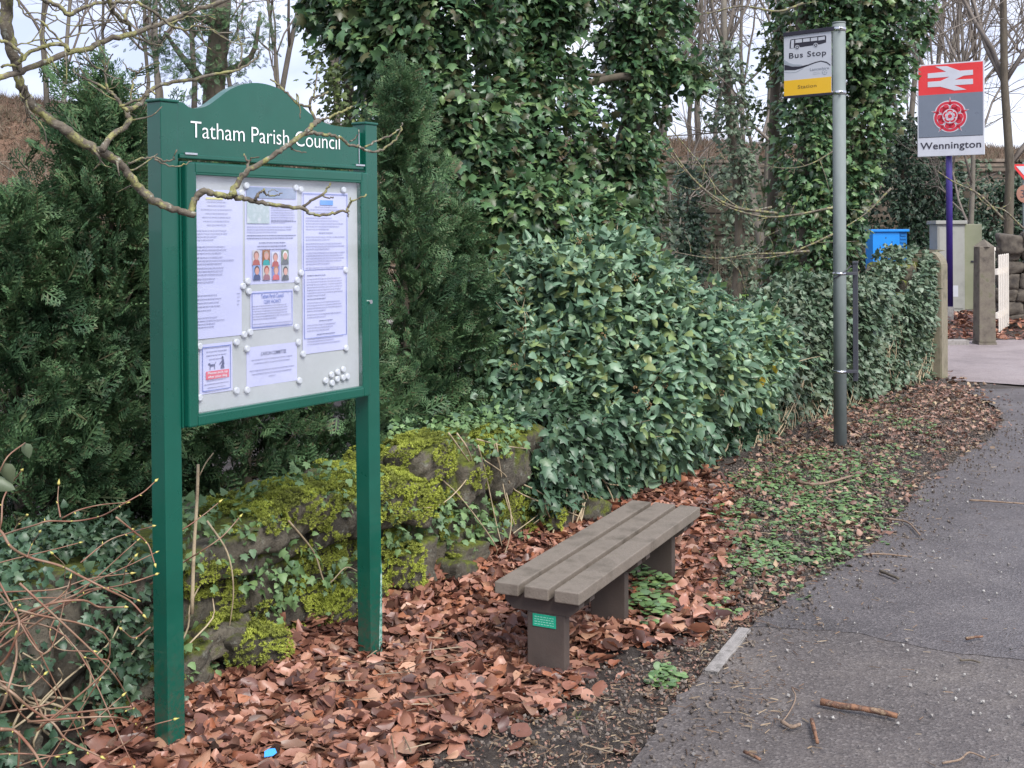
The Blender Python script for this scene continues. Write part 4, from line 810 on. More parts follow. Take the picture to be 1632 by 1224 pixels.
# sheets: read from the photo onto the board's own plane
PO = .0345
BMW = nb.location, nb.rotation_euler[2]
def lw(x, y, z_):           # board local -> world
    x = x - .010 * z_; return B0 * [1, 1, 0] + UU * x - NN * y + UP * z_
def sheet_obj(label, corners, draw, mat_='paper', lift=0.0, group='notices pinned inside the board'):
    q = [bl(x, y, PO) for x, y in corners]; x0 = (q[0][0] + q[3][0]) / 2 ; x1 = (q[1][0] + q[2][0]) / 2; z1 = (q[0][1] + q[1][1]) / 2; z0 = (q[2][1] + q[3][1]) / 2
    x0 += .010 * z1 * .9; x1 += .010 * z1 * .9
    org = lw(x0, -PO - lift, z0); t = thing('notice', label, 'notice', tuple(org), nb.rotation_euler[2], group)
    wd, ht = x1 - x0, z1 - z0; bm = bmesh.new(); nx, nz = 6, 8; g = []
    for j in range(nz + 1):
        for i in range(nx + 1):
            u, v = i / nx, j / nz; g.append(bm.verts.new((u * wd, -.0006 - .0012 * math.sin(u * 3 + wd * 40) * (1 - v), v * ht)))
    for j in range(nz):
        for i in range(nx): a = j * (nx + 1) + i; bm.faces.new((g[a], g[a + 1], g[a + nx + 2], g[a + nx + 1]))
    bmobj('sheet', bm, M[mat_], t, True)
    D = {}
    def layer(k):
        if k not in D: D[k] = bmesh.new()
        return D[k]
    draw(layer, wd, ht)
    names = {'paper_ink': 'small_print', 'ink_dark': 'heading_print', 'ink_blue': 'blue_print', 'header_blue': 'picture_banner', 'sky_blue': 'logo', 'yellow_hi': 'highlight', 'map': 'map', 'red_print': 'red_panel', 'letter_white': 'white_print'}
    for k, b in D.items(): bmobj(names.get(k, k), b, M[k], t)
    return t
YT = -.0032
def bar(bm, x0, x1, z0, z1, y=YT): 
    if z0 < .006: return
    f = bm.faces.new([bm.verts.new(p) for p in ((x0, y, z0), (x1, y, z0), (x1, y, z1), (x0, y, z1))])
def lines(bm, x0, x1, z1, n, pitch, h=.0024, last=.6, seed=0, ind=0, minw=.55, centre=False, full=False):
    r_ = random.Random(seed); z_ = z1
    for i in range(n):
        e = x0 + (x1 - x0) * (1 if full and i < n - 1 else (r_.uniform(minw, 1) if i < n - 1 else last)); a = x0 + ind
        if centre: c = (x0 + x1) / 2; hw = (e - x0) / 2; a, e = c - hw, c + hw
        while a < e:
            wl_ = r_.uniform(.004, .014); b = min(a + wl_, e); bar(bm, a, b, z_ - h, z_); a = b + .0016
        z_ -= pitch
    return z_
def border(bm, wd, ht, inset=.006, t_=.0022):
    for a in ((inset, inset, wd - inset, inset + t_), (inset, ht - inset - t_, wd - inset, ht - inset), (inset, inset, inset + t_, ht - inset), (wd - inset - t_, inset, wd - inset, ht - inset)): bar(bm, a[0], a[2], a[1], a[3])
def d_agenda(Ly, w_, h):
    k = Ly('paper_ink'); bar(Ly('yellow_hi'), w_ * .3, w_ * .62, h * .90, h * .92); z_ = lines(k, w_ * .2, w_ * .8, h * .88, 7, .0125, centre=True, seed=1); z_ = lines(k, w_ * .04, w_ * .7, z_ - .006, 4, .010, seed=2, minw=.4)
    bar(Ly('yellow_hi'), .004, w_ * .12, z_ - .004, z_); z_ -= .012
    for q in range(7): z_ = lines(k, w_ * (.04 + .04 * (q % 3)), w_ * .93, z_, 3, .0105, seed=10 + q, minw=.3) - .003
def d_agenda2(Ly, w_, h):
    k = Ly('paper_ink'); z_ = lines(k, w_ * .08, w_ * .6, h * .82, 5, .012, seed=5, ind=.01, minw=.5); lines(k, w_ * .9, w_ * .97, h * .82, 4, .012, seed=6); lines(k, w_ * .05, w_ * .7, z_ - .012, 4, .010, seed=7)
def d_council(Ly, w_, h):
    bar(Ly('header_blue'), w_ * .02, w_ * .97, h * .88, h * .99); bar(Ly('map'), w_ * .03, w_ * .45, h * .62, h * .85); k = Ly('paper_ink'); lines(k, w_ * .48, w_ * .95, h * .79, 7, .0085, seed=2, minw=.9)
    lines(Ly('ink_dark'), w_ * .48, w_ * .97, h * .65, 1, .01, last=1); z_ = lines(k, w_ * .03, w_ * .96, h * .59, 3, .0088, seed=3, minw=.9); z_ = lines(Ly('ink_dark'), w_ * .03, w_ * .96, z_ - .003, 2, .0095, last=.95, full=True); lines(Ly('ink_dark'), w_ * .2, w_ * .8, z_ - .006, 3, .0115, centre=True, seed=9, minw=.7, last=.95)
def d_clerk(Ly, w_, h):
    border(Ly('ink_blue'), w_, h); b = Ly('ink_blue'); text_bm(b, 'Tatham Parish Council', w_ * .24, w_ * .76, h * .80, h * .91, YT, off=.01); text_bm(b, 'CLERK VACANCY', w_ * .30, w_ * .70, h * .66, h * .76, YT, off=.01)
    k = Ly('paper_ink'); z_ = lines(k, w_ * .05, w_ * .95, h * .62, 6, .0088, seed=1, minw=.85); z_ = lines(k, w_ * .05, w_ * .95, z_ - .008, 4, .0088, seed=2, minw=.85); lines(k, w_ * .05, w_ * .93, z_ - .006, 2, .0088, seed=4, last=.9)
def d_long1(Ly, w_, h):
    border(Ly('ink_blue'), w_, h); bar(Ly('sky_blue'), w_ * .38, w_ * .66, h * .84, h * .90); k = Ly('paper_ink'); z_ = lines(k, w_ * .12, w_ * .9, h * .82, 3, .010, centre=True, seed=1); z_ = lines(k, w_ * .08, w_ * .92, z_ - .01, 5, .010, seed=3)
    z_ = lines(Ly('ink_dark'), w_ * .35, w_ * .65, z_ - .004, 1, .01, last=1); 
    for q in range(4): z_ = lines(k, w_ * .08, w_ * .92, z_ - .004, [2, 3, 5, 11][q], .0098 if q < 3 else .0082, seed=20 + q, minw=.9)
def d_long2(Ly, w_, h):
    b = Ly('ink_blue'); bar(b, .006, .0085, h * .19, h); bar(b, w_ - .0085, w_ - .006, h * .19, h); bar(b, .006, w_ - .006, h * .185, h * .19); k = Ly('paper_ink'); z_ = h * .95
    for q, c in enumerate((1, 7, 1, 4, 2)): z_ = lines(k if c > 1 else Ly('ink_dark'), w_ * .09, w_ * .9, z_, c, .0098, seed=40 + q, minw=.9, last=.5) - .003
    z_ = lines(Ly('ink_dark'), w_ * .35, w_ * .65, z_ - .002, 1, .01, last=1); z_ = lines(k, w_ * .09, w_ * .9, z_ - .003, 3, .0098, seed=50); z_ = lines(Ly('ink_dark'), w_ * .3, w_ * .7, z_ - .006, 1, .01, last=1); lines(k, w_ * .09, w_ * .9, z_ - .003, 3, .0098, seed=52, last=.9)
def d_dog(Ly, w_, h):
    border(Ly('ink_blue'), w_, h, .009); k = Ly('paper_ink'); lines(k, w_ * .12, w_ * .88, h * .93, 4, .0125, centre=True, seed=2, minw=.8); lines(k, w_ * .12, w_ * .88, h * .27, 5, .0115, centre=True, seed=3, minw=.7)
    b = Ly('ink_dark'); cx, cz, s = w_ * .42, h * .545, w_ * .13       # a dog and its owner bending down
    for pts in ([(-1, 0), (.2, 0), (.2, .35), (-1, .35)], [(-1, -.6), (-.85, -.6), (-.85, 0), (-1, 0)], [(.05, -.6), (.2, -.6), (.2, 0), (.05, 0)], [(-1.35, .3), (-.9, .3), (-.9, .65), (-1.35, .55)], [(.2, .3), (.5, .7), (.42, .75), (.1, .4)]): 
        b.faces.new([b.verts.new((cx + p[0] * s, YT, cz + p[1] * s)) for p in pts])
    cx = w_ * .62
    for pts in ([(0, -.6), (.9, -.6), (.9, -.45), (.6, .3), (.1, 0)], [(.3, 0), (.9, .1), (.75, 1.1), (.35, 1.2)], [(.35, .9), (.5, .8), (-.2, .1), (-.35, .2)]): b.faces.new([b.verts.new((cx + p[0] * s, YT, cz + p[1] * s)) for p in pts])
    b.faces.new([b.verts.new((cx + (.45 + .22 * math.cos(a)) * s, YT, cz + (1.4 + .24 * math.sin(a)) * s)) for a in np.linspace(0, 5.8, 10)])
    r = Ly('red_print'); bar(r, w_ * .17, w_ * .88, h * .285, h * .45); l = Ly('letter_white')
    text_bm(l, 'Please pick up', w_ * .22, w_ * .83, h * .375, h * .435, YT - .0012, off=.01); text_bm(l, 'after your dog', w_ * .23, w_ * .81, h * .30, h * .36, YT - .0012, off=.01)
def d_carron(Ly, w_, h):
    text_bm(Ly('ink_dark'), 'CARRON COMMITTEE', w_ * .27, w_ * .77, h * .76, h * .85, YT, off=.012); k = Ly('paper_ink'); z_ = lines(k, w_ * .05, w_ * .93, h * .68, 2, .012, centre=True, seed=1, minw=.9, last=.8); z_ = lines(k, w_ * .05, w_ * .93, z_ - .012, 3, .012, centre=True, seed=2, minw=.9, last=.15); lines(k, w_ * .05, w_ * .93, z_ - .012, 3, .012, centre=True, seed=4, minw=.9, last=.5)
sheet_obj('long white agenda sheet with yellow highlight at upper left of the case', [(299, 300), (386, 305), (386, 455), (301, 459)], d_agenda)
sheet_obj('mostly blank lower agenda sheet, below the yellow highlighted one', [(301, 456), (384, 452), (385, 533), (303, 543)], d_agenda2, lift=.0015)
cn = sheet_obj('sheet with map and eight small portrait photos, top middle', [(388, 293), (472, 302), (474, 449), (391, 455)], d_council)
sheet_obj('blue bordered clerk vacancy notice below the portrait sheet', [(397, 464), (467, 461), (467, 520), (400, 526)], d_clerk)
sheet_obj('upper blue bordered text sheet with blue logo at the right', [(479, 303), (552, 310), (556, 430), (481, 435)], d_long1)
sheet_obj('lower text sheet at the right, overlapping the one with the logo', [(480, 433), (552, 429), (553, 557), (482, 564)], d_long2, lift=.0015)
sheet_obj('dog fouling notice with red panel at lower left', [(317, 548), (369, 546), (371, 622), (319, 629)], d_dog)
sheet_obj('landscape committee notice at bottom middle', [(393, 553), (471, 546), (475, 606), (392, 618)], d_carron)
# eight portraits on the council sheet
def lx(o, x, y): a, b = bl(x, y, PO); L_ = lw(a + .0095 * b, -PO, b) - np.array(o.location); c = o.rotation_euler[2]; return L_[0] * math.cos(c) + L_[1] * math.sin(c), L_[2]
prt = [(407.5, 410.5, (.38, .12, .11), (.5, .48, .5)), (423.5, 410.5, (.05, .33, .33), (.3, .12, .05)), (438, 413, (.4, .12, .12), (.6, .6, .7)), (453.5, 410, (.12, .13, .15), (.2, .26, .2)), (408.5, 434, (.08, .1, .2), (.25, .35, .6)), (424, 434, (.3, .15, .18), (.5, .5, .48)), (439, 434, (.5, .12, .13), (.2, .25, .5)), (454, 434.5, (.06, .07, .09), (.4, .42, .44))]
hair = [(.25, .13, .1), (.4, .3, .25), (.3, .2, .2), (.7, .7, .68), (.1, .08, .08), (.3, .06, .04), (.4, .2, .1), (.05, .05, .05)]
for k, (x, y, c1, c2) in enumerate(prt):
    a, b = lx(cn, x, y); hw, hh = .0175, .026
    def bmr(pts, yy): 
        bm_ = bmesh.new(); bm_.faces.new([bm_.verts.new((p[0], yy, p[1])) for p in pts]); return bm_
    ph = bmobj('portrait', bmr([(a - hw, b - hh), (a + hw, b - hh), (a + hw, b + hh), (a - hw, b + hh)], -.0034), plain('photo_backdrop', [c2, tuple(v * 1.2 for v in c2)], .6), cn)
    bmobj('shoulders', bmr([(a - hw * .95, b - hh), (a + hw * .95, b - hh), (a + hw * .8, b - hh * .45), (a + hw * .3, b - hh * .2), (a - hw * .3, b - hh * .2), (a - hw * .8, b - hh * .45)], -.0038), plain('photo_clothes', [c1, tuple(v * 1.3 for v in c1)], .6), ph)
    bmobj('hair', bmr([(a + .0118 * math.cos(q), b + .008 + .0145 * math.sin(q)) for q in np.linspace(0, 6, 14)], -.0042), plain('photo_hair', [hair[k], tuple(v * 1.2 for v in hair[k])], .6), ph)
    bmobj('face', bmr([(a + .0092 * math.cos(q), b + .004 + .0125 * math.sin(q)) for q in np.linspace(0, 6, 14)], -.0046), M['skin'], ph)
# round white magnets
MAG = [(550, 45), (510, 85), (560, 130), (970, 35), (965, 105), (570, 475), (520, 495), (965, 430), (455, 560), (140, 595), (545, 615), (980, 560), (1020, 660), (1385, 610), (455, 970), (545, 965), (140, 1030), (988, 885), (1260, 835), (1312, 812), (1360, 790), (1210, 885), (1265, 905), (1308, 872), (1358, 860), (1395, 850)]
mag = [(x / 5.32 + 290, y / 5.32 + 440) for x, y in MAG] + [(x / 5.829 + 290, y / 5.829 + 275) for x, y in [(590, 120), (545, 190), (1050, 140), (1095, 155), (1493, 160), (1100, 930), (1512, 905)]]
where = ['magnet under the bottom left corner of the portrait sheet', 'magnet on the right edge of the agenda sheet, left of two others', 'magnet on the top left corner of the clerk vacancy notice', 'magnet on the bottom right corner of the portrait sheet', 'magnet on the top right corner of the clerk vacancy notice',
         'magnet on the bottom left corner of the clerk vacancy notice', 'magnet on the bottom right corner of the lower agenda sheet', 'magnet on the bottom right corner of the clerk vacancy notice', 'magnet on the top right corner of the dog fouling notice', 'magnet on the top left corner of the dog fouling notice',
         'magnet on the top left corner of the committee notice', 'magnet on the top right corner of the committee notice', 'magnet on the bottom left corner of the lower right text sheet', 'magnet on the bottom right corner of the lower right text sheet', 'magnet on the bottom right corner of the dog fouling notice',
         'magnet on the bottom left corner of the committee notice', 'magnet on the bottom left corner of the dog fouling notice', 'magnet on the bottom right corner of the committee notice'] + ['spare magnet in the cluster at the lower right of the case'] * 8 + \
        ['magnet on the top left corner of the portrait sheet', 'magnet on the top right corner of the agenda sheet', 'magnet on the top right corner of the portrait sheet', 'magnet on the top left corner of the logo sheet', 'magnet on the top right corner of the logo sheet', 'magnet on the left where the two right sheets overlap', 'magnet on the right where the two right sheets overlap']
bm = bmesh.new(); cyl(bm, (0, 0, 0), (0, -.006, 0), .0118, 18, .0108); cyl(bm, (0, -.006, 0), (0, -.008, 0), .0108, 18, .0085); mg0 = bmobj('magnet', bm, M['magnet'], None, False)
for k, ((x, y), lab) in enumerate(zip(mag, where)):
    o = mg0 if k == 0 else mg0.copy()
    if k: COL.objects.link(o)
    a, b = bl(x, y, PO); o.location = lw(a + .0095 * b, -PO - .003, b); o.rotation_euler = (0, 0, nb.rotation_euler[2]); setp(o, 'round white ' + lab, 'magnet', 'white magnets on the notice board')

# ------------------------------------------------------------------ bench
ba = np.array([.083, 4.246]); bb = np.array([.731, 5.552]); bd = unit(bb - ba); rot = math.atan2(bd[1], bd[0])
bench = thing('park_bench', 'low backless bench with three brown planks, among fallen leaves', 'bench', (ba[0], ba[1], 0), rot)
LB_ = float(np.linalg.norm(bb - ba)); ST_ = .32
# local: x along, +y left (towards the wall), -y towards the path
for k, y0 in enumerate((.074, -.048, -.170)):
    bm = bmesh.new(); box(bm, (0 + .0 * k, y0, ST_ - .044), (LB_ + random.uniform(-.004, .004), y0 + .0975, ST_), .004); 
    bmobj('seat_plank', bm, M['plank'], bench)
for s_ in (.045, .66, 1.27):
    bm = bmesh.new(); vs = []
    for x0 in ((s_, s_ + .05), (s_ + .103, s_ + .15)):
        bm2 = [(-.150, ST_ - .045), (.150, ST_ - .045), (.150, ST_ - .075), (.115, ST_ - .105), (-.115, ST_ - .105), (-.150, ST_ - .075)]
        a = [bm.verts.new((x0[0], p[0], p[1])) for p in bm2]; b = [bm.verts.new((x0[1], p[0], p[1])) for p in bm2]; bm.faces.new(a); bm.faces.new(b[::-1])
        for i in range(6): bm.faces.new((a[i], b[i], b[(i + 1) % 6], a[(i + 1) % 6]))
    bmobj('cross_bearer', bm, M['legs'], bench)
    bm = bmesh.new(); box(bm, (s_ + .003, -.092, -.2), (s_ + .050, .060, ST_ - .106), .004); box(bm, (s_ + .0525, -.092, ST_ - .106), (s_ + .101, .060, ST_ - .047), .002); lg = bmobj('leg', bm, M['legs'], bench)
    if s_ < .1:
        bm = bmesh.new(); box(bm, (s_ - .0005, -.058, ST_ - .158), (s_ + .0025, .036, ST_ - .112), .001); pq = bmobj('plaque', bm, M['plaque'], lg); bm = bmesh.new()
        for i in range(4):
            y0 = .028
            while y0 > -.046: wdt = random.uniform(.005, .012); y1 = max(y0 - wdt, -.05); z_ = ST_ - .120 - i * .009; f = bm.faces.new([bm.verts.new((s_ - .0012, q_, r_)) for q_, r_ in ((y0, z_), (y1, z_), (y1, z_ - .003), (y0, z_ - .003))]); y0 = y1 - .003
        bmobj('plaque_print', bm, M['plaque_txt'], pq)

# ------------------------------------------------------------------ bus stop
pb = ground(1339, 713); Yp = pb[1]; pt = at(1337, 38, Yp)
bs = thing('bus_stop', 'galvanised bus stop pole with white and yellow flag', 'bus stop', (pb[0], pb[1], 0))
def loc(p): return np.array(p) - np.array([pb[0], pb[1], 0])
bm = bmesh.new(); rp_ = 10.2 / FPX * Yp; cyl(bm, (0, 0, -.3), (pt[0] - pb[0], 0, pt[2]), rp_, 24); cyl(bm, (pt[0] - pb[0], 0, pt[2]), (pt[0] - pb[0], 0, pt[2] + .012), rp_ * 1.03, 24); bmobj('pole', bm, M['galv'], bs, True)
FD = unit(np.array([-.765, .645, 0])); F0 = at(1325, 100, Yp) ; F0[2] = 0
def fl(x, y): a, b = onplane(F0, FD, UP, x, y); return -a, b       # sign-local: x grows to the right as seen
frot = math.atan2(-FD[1], -FD[0])
fg = bpy.data.objects.new('flag_panel', None)
def flagpoly(bm, pts, y0, scale=8.74, ox=1240, oy=30, mi=0): prism(bm, [fl(a / scale + ox, b / scale + oy) for a, b in pts], y0, y0 + .0006, mi)
q = [fl(1249.5, 58), fl(1325, 50), fl(1325, 147), fl(1249.5, 154)]; x0 = q[0][0]; x1 = q[1][0]; z1 = (q[0][1] + q[1][1]) / 2; z0 = (q[2][1] + q[3][1]) / 2
Fm = lambda bm, name, m, par, sm=False: (lambda o: o)(bmobj(name, bm, m, par, sm))
bm = bmesh.new(); box(bm, (x0, -.003, z0), (x1, .003, z1), .001); panel = bmobj('flag_panel', bm, M['sign_white'], bs); panel.rotation_euler = (0, 0, frot); panel.location = tuple(loc(F0))
def on(bm, name, m, par=None): return bmobj(name, bm, M[m], par or panel)
bm = bmesh.new(); box(bm, (x0 - .004, -.012, z1), (x1 + .03, .012, z1 + .030), .002); box(bm, (x0 - .004, -.010, z0 - .018), (x1 + .03, .010, z0), .002); on(bm, 'flag_rails', 'sign_black')
zy = fl(1290, (800 + 860) / 2 / 8.74 + 30 + .4)[1]
bm = bmesh.new(); box(bm, (x0 + .001, -.0042, z0 + .001), (x1 - .001, -.0031, zy)); on(bm, 'yellow_band', 'sign_yellow')
bm = bmesh.new(); flagpoly(bm, [(178, 288), (665, 230), (674, 250), (672, 330), (590, 355), (300, 398), (165, 415), (168, 340)], -.0040); on(bm, 'bus_symbol', 'sign_black')
bm = bmesh.new()
for pts in ([(188, 298), (228, 293), (222, 405), (182, 410)], [(245, 292), (338, 280), (338, 328), (245, 338)], [(352, 280), (445, 268), (445, 315), (352, 325)], [(460, 268), (550, 257), (550, 303), (460, 313)], [(565, 258), (655, 245), (655, 290), (565, 303)]): flagpoly(bm, pts, -.0048)
for cx, cy in ((272, 398), (530, 368)): flagpoly(bm, [(cx + 32 * math.cos(a), cy + 32 * math.sin(a)) for a in np.linspace(0, 2 * math.pi, 18, endpoint=False)], -.0048)
on(bm, 'bus_windows', 'sign_white'); bm = bmesh.new()
for cx, cy in ((272, 398), (530, 368)):
    flagpoly(bm, [(cx + 23 * math.cos(a), cy + 23 * math.sin(a)) for a in np.linspace(0, 2 * math.pi, 18, endpoint=False)], -.0056)
on(bm, 'bus_wheels', 'sign_black'); bm = bmesh.new()
for cx, cy in ((272, 398), (530, 368)): flagpoly(bm, [(cx + 11 * math.cos(a), cy + 11 * math.sin(a)) for a in np.linspace(0, 2 * math.pi, 14, endpoint=False)], -.0064)
on(bm, 'wheel_hubs', 'sign_white')
bm = bmesh.new(); flagpoly(bm, [(92, 640), (200, 668), (300, 664), (420, 638), (520, 602), (600, 582), (680, 598), (733, 640), (733, 656), (680, 616), (600, 596), (520, 616), (420, 656), (330, 690), (240, 715), (92, 718)], -.0040); on(bm, 'dark_wave', 'sign_black')
bm = bmesh.new(); flagpoly(bm, [(92, 570), (150, 612), (220, 634), (340, 640), (300, 655), (200, 660), (150, 650), (92, 625)], -.0046); flagpoly(bm, [(92, 738), (170, 748), (260, 738), (350, 690), (355, 694), (262, 746), (170, 756), (92, 746)], -.0040); on(bm, 'grey_wave', 'swoosh_grey')
def flagtext(s, c, m, name, space=1.1, y=-.0046, off=0.0):
    q = [fl(a / 8.74 + 1240, b / 8.74 + 30) for a, b in c]; bm = bmesh.new(); vs = text_bm(bm, s, 0, 1, 0, 1, y, space, off)
    for v in vs:
        u, w_ = v.co.x, v.co.z; a = [q[3][i] * (1 - u) + q[2][i] * u for i in (0, 1)]; b = [q[0][i] * (1 - u) + q[1][i] * u for i in (0, 1)]; v.co = Vector((a[0] * (1 - w_) + b[0] * w_, y, a[1] * (1 - w_) + b[1] * w_))
    on(bm, name, m)
flagtext('Bus Stop', [(158, 478), (674, 428), (674, 530), (158, 580)], 'sign_black', 'lettering', 1.12, off=.01)   # box reaches the p's tail
flagtext('Lancashire', [(450, 688), (712, 665), (712, 700), (450, 728)], 'slate_grey', 'council_name', 1.05)
flagtext('County', [(500, 738), (575, 730), (575, 748), (500, 756)], 'swoosh_grey', 'council_name', 1.05); flagtext('Council', [(490, 762), (585, 754), (585, 770), (490, 780)], 'swoosh_grey', 'council_name', 1.05)
flagtext('Station', [(278, 925), (540, 905), (540, 950), (278, 978)], 'brown_ink', 'destination_name', 1.05, y=-.0050, off=.02)
bm = bmesh.new(); flagpoly(bm, [(652 + 38 * math.cos(a), 742 + 38 * math.sin(a)) for a in np.linspace(0, 2 * math.pi, 20, endpoint=False)], -.0040); on(bm, 'emblem', 'swoosh_grey')
bm = bmesh.new()
for k in range(5):
    a = -math.pi / 2 + k * 1.2566; flagpoly(bm, [(652 + 20 * math.cos(a) + 11 * math.cos(b), 742 + 20 * math.sin(a) + 11 * math.sin(b)) for b in np.linspace(0, 2 * math.pi, 10, endpoint=False)], -.0047)
on(bm, 'emblem_petals', 'sign_white')
# clamps
for (xa, ya, xb, yb) in ((1322, 47, 1347, 44), (1322, 148, 1349, 147)):
    zc = at(1338, ya, Yp)[2]; xc = (pt[0] - pb[0]) * zc / pt[2]; bm = bmesh.new(); cyl(bm, (xc, 0, zc - .014), (xc, 0, zc + .014), rp_ + .004, 24); p = loc(at(1323, ya + 1, Yp + .02)); cyl(bm, (xc - rp_ * .6, -.02, zc + .002), (p[0] - .01, p[1], p[2] - (0 if True else 0)), .011, 8); cyl(bm, (xc, -rp_ - .03, zc), (xc + .0, -rp_, zc), .009, 8); bmobj('clamp', bm, M['chrome'], bs, True)
# timetable holder seen edge on, with its two bands
th0 = at(1361, 420, Yp + .05); th1 = at(1366, 607, Yp + .05); a0 = loc(th0); a1 = loc(th1); bm = bmesh.new(); th = R(58); ux = np.array([math.cos(th), math.sin(th), 0]) 
vs = box(bm, (-.018, -.006, a1[2]), (.018, .23, a0[2]), .003)
for v in vs: pass
hob = bmobj('timetable_holder', bm, M['darkbar'], bs); hob.location = (a0[0] + .002, a0[1] - .02, 0); hob.rotation_euler = (0, 0, R(-17.5))
bm = bmesh.new(); box(bm, (-.021, -.012, a0[2] - .001), (.021, .236, a0[2] + .014), .003); hc = bmobj('holder_cap', bm, M['darkbar'], hob)
for yy in (436, 592):
    zc = at(1338, yy, Yp)[2]; xc = (pt[0] - pb[0]) * zc / pt[2]; bm = bmesh.new(); cyl(bm, (xc, 0, zc - .009), (xc, 0, zc + .009), rp_ + .003, 24); bmobj('band', bm, M['chrome'], bs, True); bm = bmesh.new(); box(bm, (xc + rp_, -.015, zc - .012), (a0[0] + .005, .015, zc + .012), .002); bmobj('band_bracket', bm, M['darkbar'], bs)
bm = bmesh.new(); zc = at(1338, 432, Yp)[2]; 
npobj('cable_tie', [tube(spline([np.array([pb[0] - rp_ - .01, pb[1] - .03, zc - .06]), np.array([pb[0], pb[1] - rp_ - .008, zc - .02]), np.array([pb[0] + rp_ + .02, pb[1] - .03, zc + .03]), np.array([pb[0] + .09, pb[1], zc + .04])], None, 4), .004, 6)], M['sign_black'], bs); bm.free()

# ------------------------------------------------------------------ station sign
YS = 20.4; sb = ground(1514, 516); YS = sb[1]
ss_ = thing('station_sign', 'railway station sign on a purple post, beside the grey cabinet', 'sign', (sb[0], sb[1], 0))
SD = unit(np.array([-.838, .545, 0])); S0 = at(1513, 180, YS - .06); S0[2] = 0
def sg(x, y): a, b = onplane(S0, SD, UP, x, y); return -a, b
srot = math.atan2(-SD[1], -SD[0])
bm = bmesh.new(); p1 = at(1512, 240, YS); cyl(bm, (0, 0, -.2), (0, 0, .30), .062, 16); bmobj('post_foot', bm, M['concrete'], ss_, True)
bm = bmesh.new(); cyl(bm, (0, 0, .30), (p1[0] - sb[0], 0, at(1512, 110, YS)[2]), .054, 20); bmobj('post', bm, M['purple'], ss_, True)
q = [sg(1460.5, 105), sg(1566.5, 97), sg(1567, 246), sg(1461, 251)]; x0 = (q[0][0] + q[3][0]) / 2; x1 = (q[1][0] + q[2][0]) / 2; z1 = (q[0][1] + q[1][1]) / 2; z0 = (q[2][1] + q[3][1]) / 2
bm = bmesh.new(); box(bm, (x0, -.02, z0), (x1, .02, z1), .004); sp = bmobj('sign_panel', bm, M['sign_white'], ss_); sp.location = tuple(S0 - np.array([sb[0], sb[1], 0]) + np.array([SD[1], -SD[0], 0]) * 0 + np.array([0, -.06, 0])); sp.rotation_euler = (0, 0, srot)
def zs(a, b): return sg(a / 6.99 + 1450, b / 6.99 + 85)
zr = (zs(90, 472)[1] + zs(805, 436)[1]) / 2; zg = (zs(85, 945)[1] + zs(805, 920)[1]) / 2
bm = bmesh.new(); box(bm, (x0 + .02, -.023, zr), (x1 - .02, -.0202, z1 - .02)); bmobj('red_panel', bm, M['sign_red'], sp)
bm = bmesh.new(); box(bm, (x0 + .02, -.023, zg + .008), (x1 - .02, -.0202, zr - .0005)); bmobj('grey_panel', bm, M['slate_grey'], sp)
bm = bmesh.new(); box(bm, (x0 + .02, -.023, zg), (x1 - .02, -.0202, zg + .0075)); bmobj('dividing_line', bm, M['sign_black'], sp)
bm = bmesh.new(); prism(bm, [zs(a, b) for a, b in [(190, 232), (395, 212), (272, 155), (405, 150), (545, 200), (692, 190), (692, 245), (590, 255), (490, 300), (692, 290), (692, 348), (485, 362), (620, 410), (485, 420), (330, 378), (190, 385), (190, 325), (330, 315), (432, 268), (190, 285)]], -.027, -.0235); bmobj('double_arrow', bm, M['sign_white'], sp)
q = [zs(108, 1008), zs(782, 990), zs(782, 1060), zs(108, 1083)]
bm = bmesh.new(); zb = (zs(120, 1083)[1] + zs(782, 1055)[1]) / 2; text_bm(bm, 'Wennington', q[0][0], q[1][0], zb - .032, (zs(108, 1005)[1] + zs(440, 990)[1]) / 2 + .005, -.024, 1.04, .012); bmobj('lettering', bm, M['sign_black'], sp)
rc = zs(438, 705); RR = abs(zs(630, 700)[0] - zs(438, 705)[0]) * 1.0
rs = bpy.data.objects.new('rose_emblem', None)
def rosep(off_r, rad, a0, y, sx=1.0, n=5, k=22):
    out_ = []
    for i in range(n):
        a = a0 + i * 2 * math.pi / n; ca, sa = math.cos(a), math.sin(a); pts = []
        for j in range(k):
            b = 2 * math.pi * j / k; u, v = rad * math.cos(b) * .82, rad * sx * math.sin(b); pts.append((rc[0] + RR * ((off_r + u) * ca - v * sa), rc[1] + RR * ((off_r + u) * sa + v * ca)))
        out_.append(pts)
    return out_
def roselayer(specs, y, m, name, par):
    bm = bmesh.new()
    for spc in specs:
        for pts in spc: prism(bm, pts, y, y + .0018)
    return bmobj(name, bm, M[m], par)
up = math.pi / 2
def sepal(r0, r1, wd): return [[(rc[0] + RR * (r * math.cos(a) - s_ * math.sin(a)), rc[1] + RR * (r * math.sin(a) + s_ * math.cos(a))) for r, s_ in ((r0, -wd), (r0, wd), (r1, 0))] for a in [up + i * 2 * math.pi / 5 for i in range(5)]]
rose = roselayer([rosep(.58, .50, up + math.pi / 5, 0, 1.22), sepal(.55, 1.18, .16), [circ(rc[0], rc[1], RR * .6, 20)]], -.0262, 'sign_white', 'rose_emblem', sp)
roselayer([rosep(.58, .44, up + math.pi / 5, 0, 1.16), [[(p[0], p[1]) for p in s_] for s_ in sepal(.75, 1.10, .09)]], -.0284, 'rose_red', 'outer_petals', rose)
roselayer([rosep(.52, .33, up + math.pi / 5, 0, 1.12)], -.0306, 'sign_white', 'petal_lines', rose)
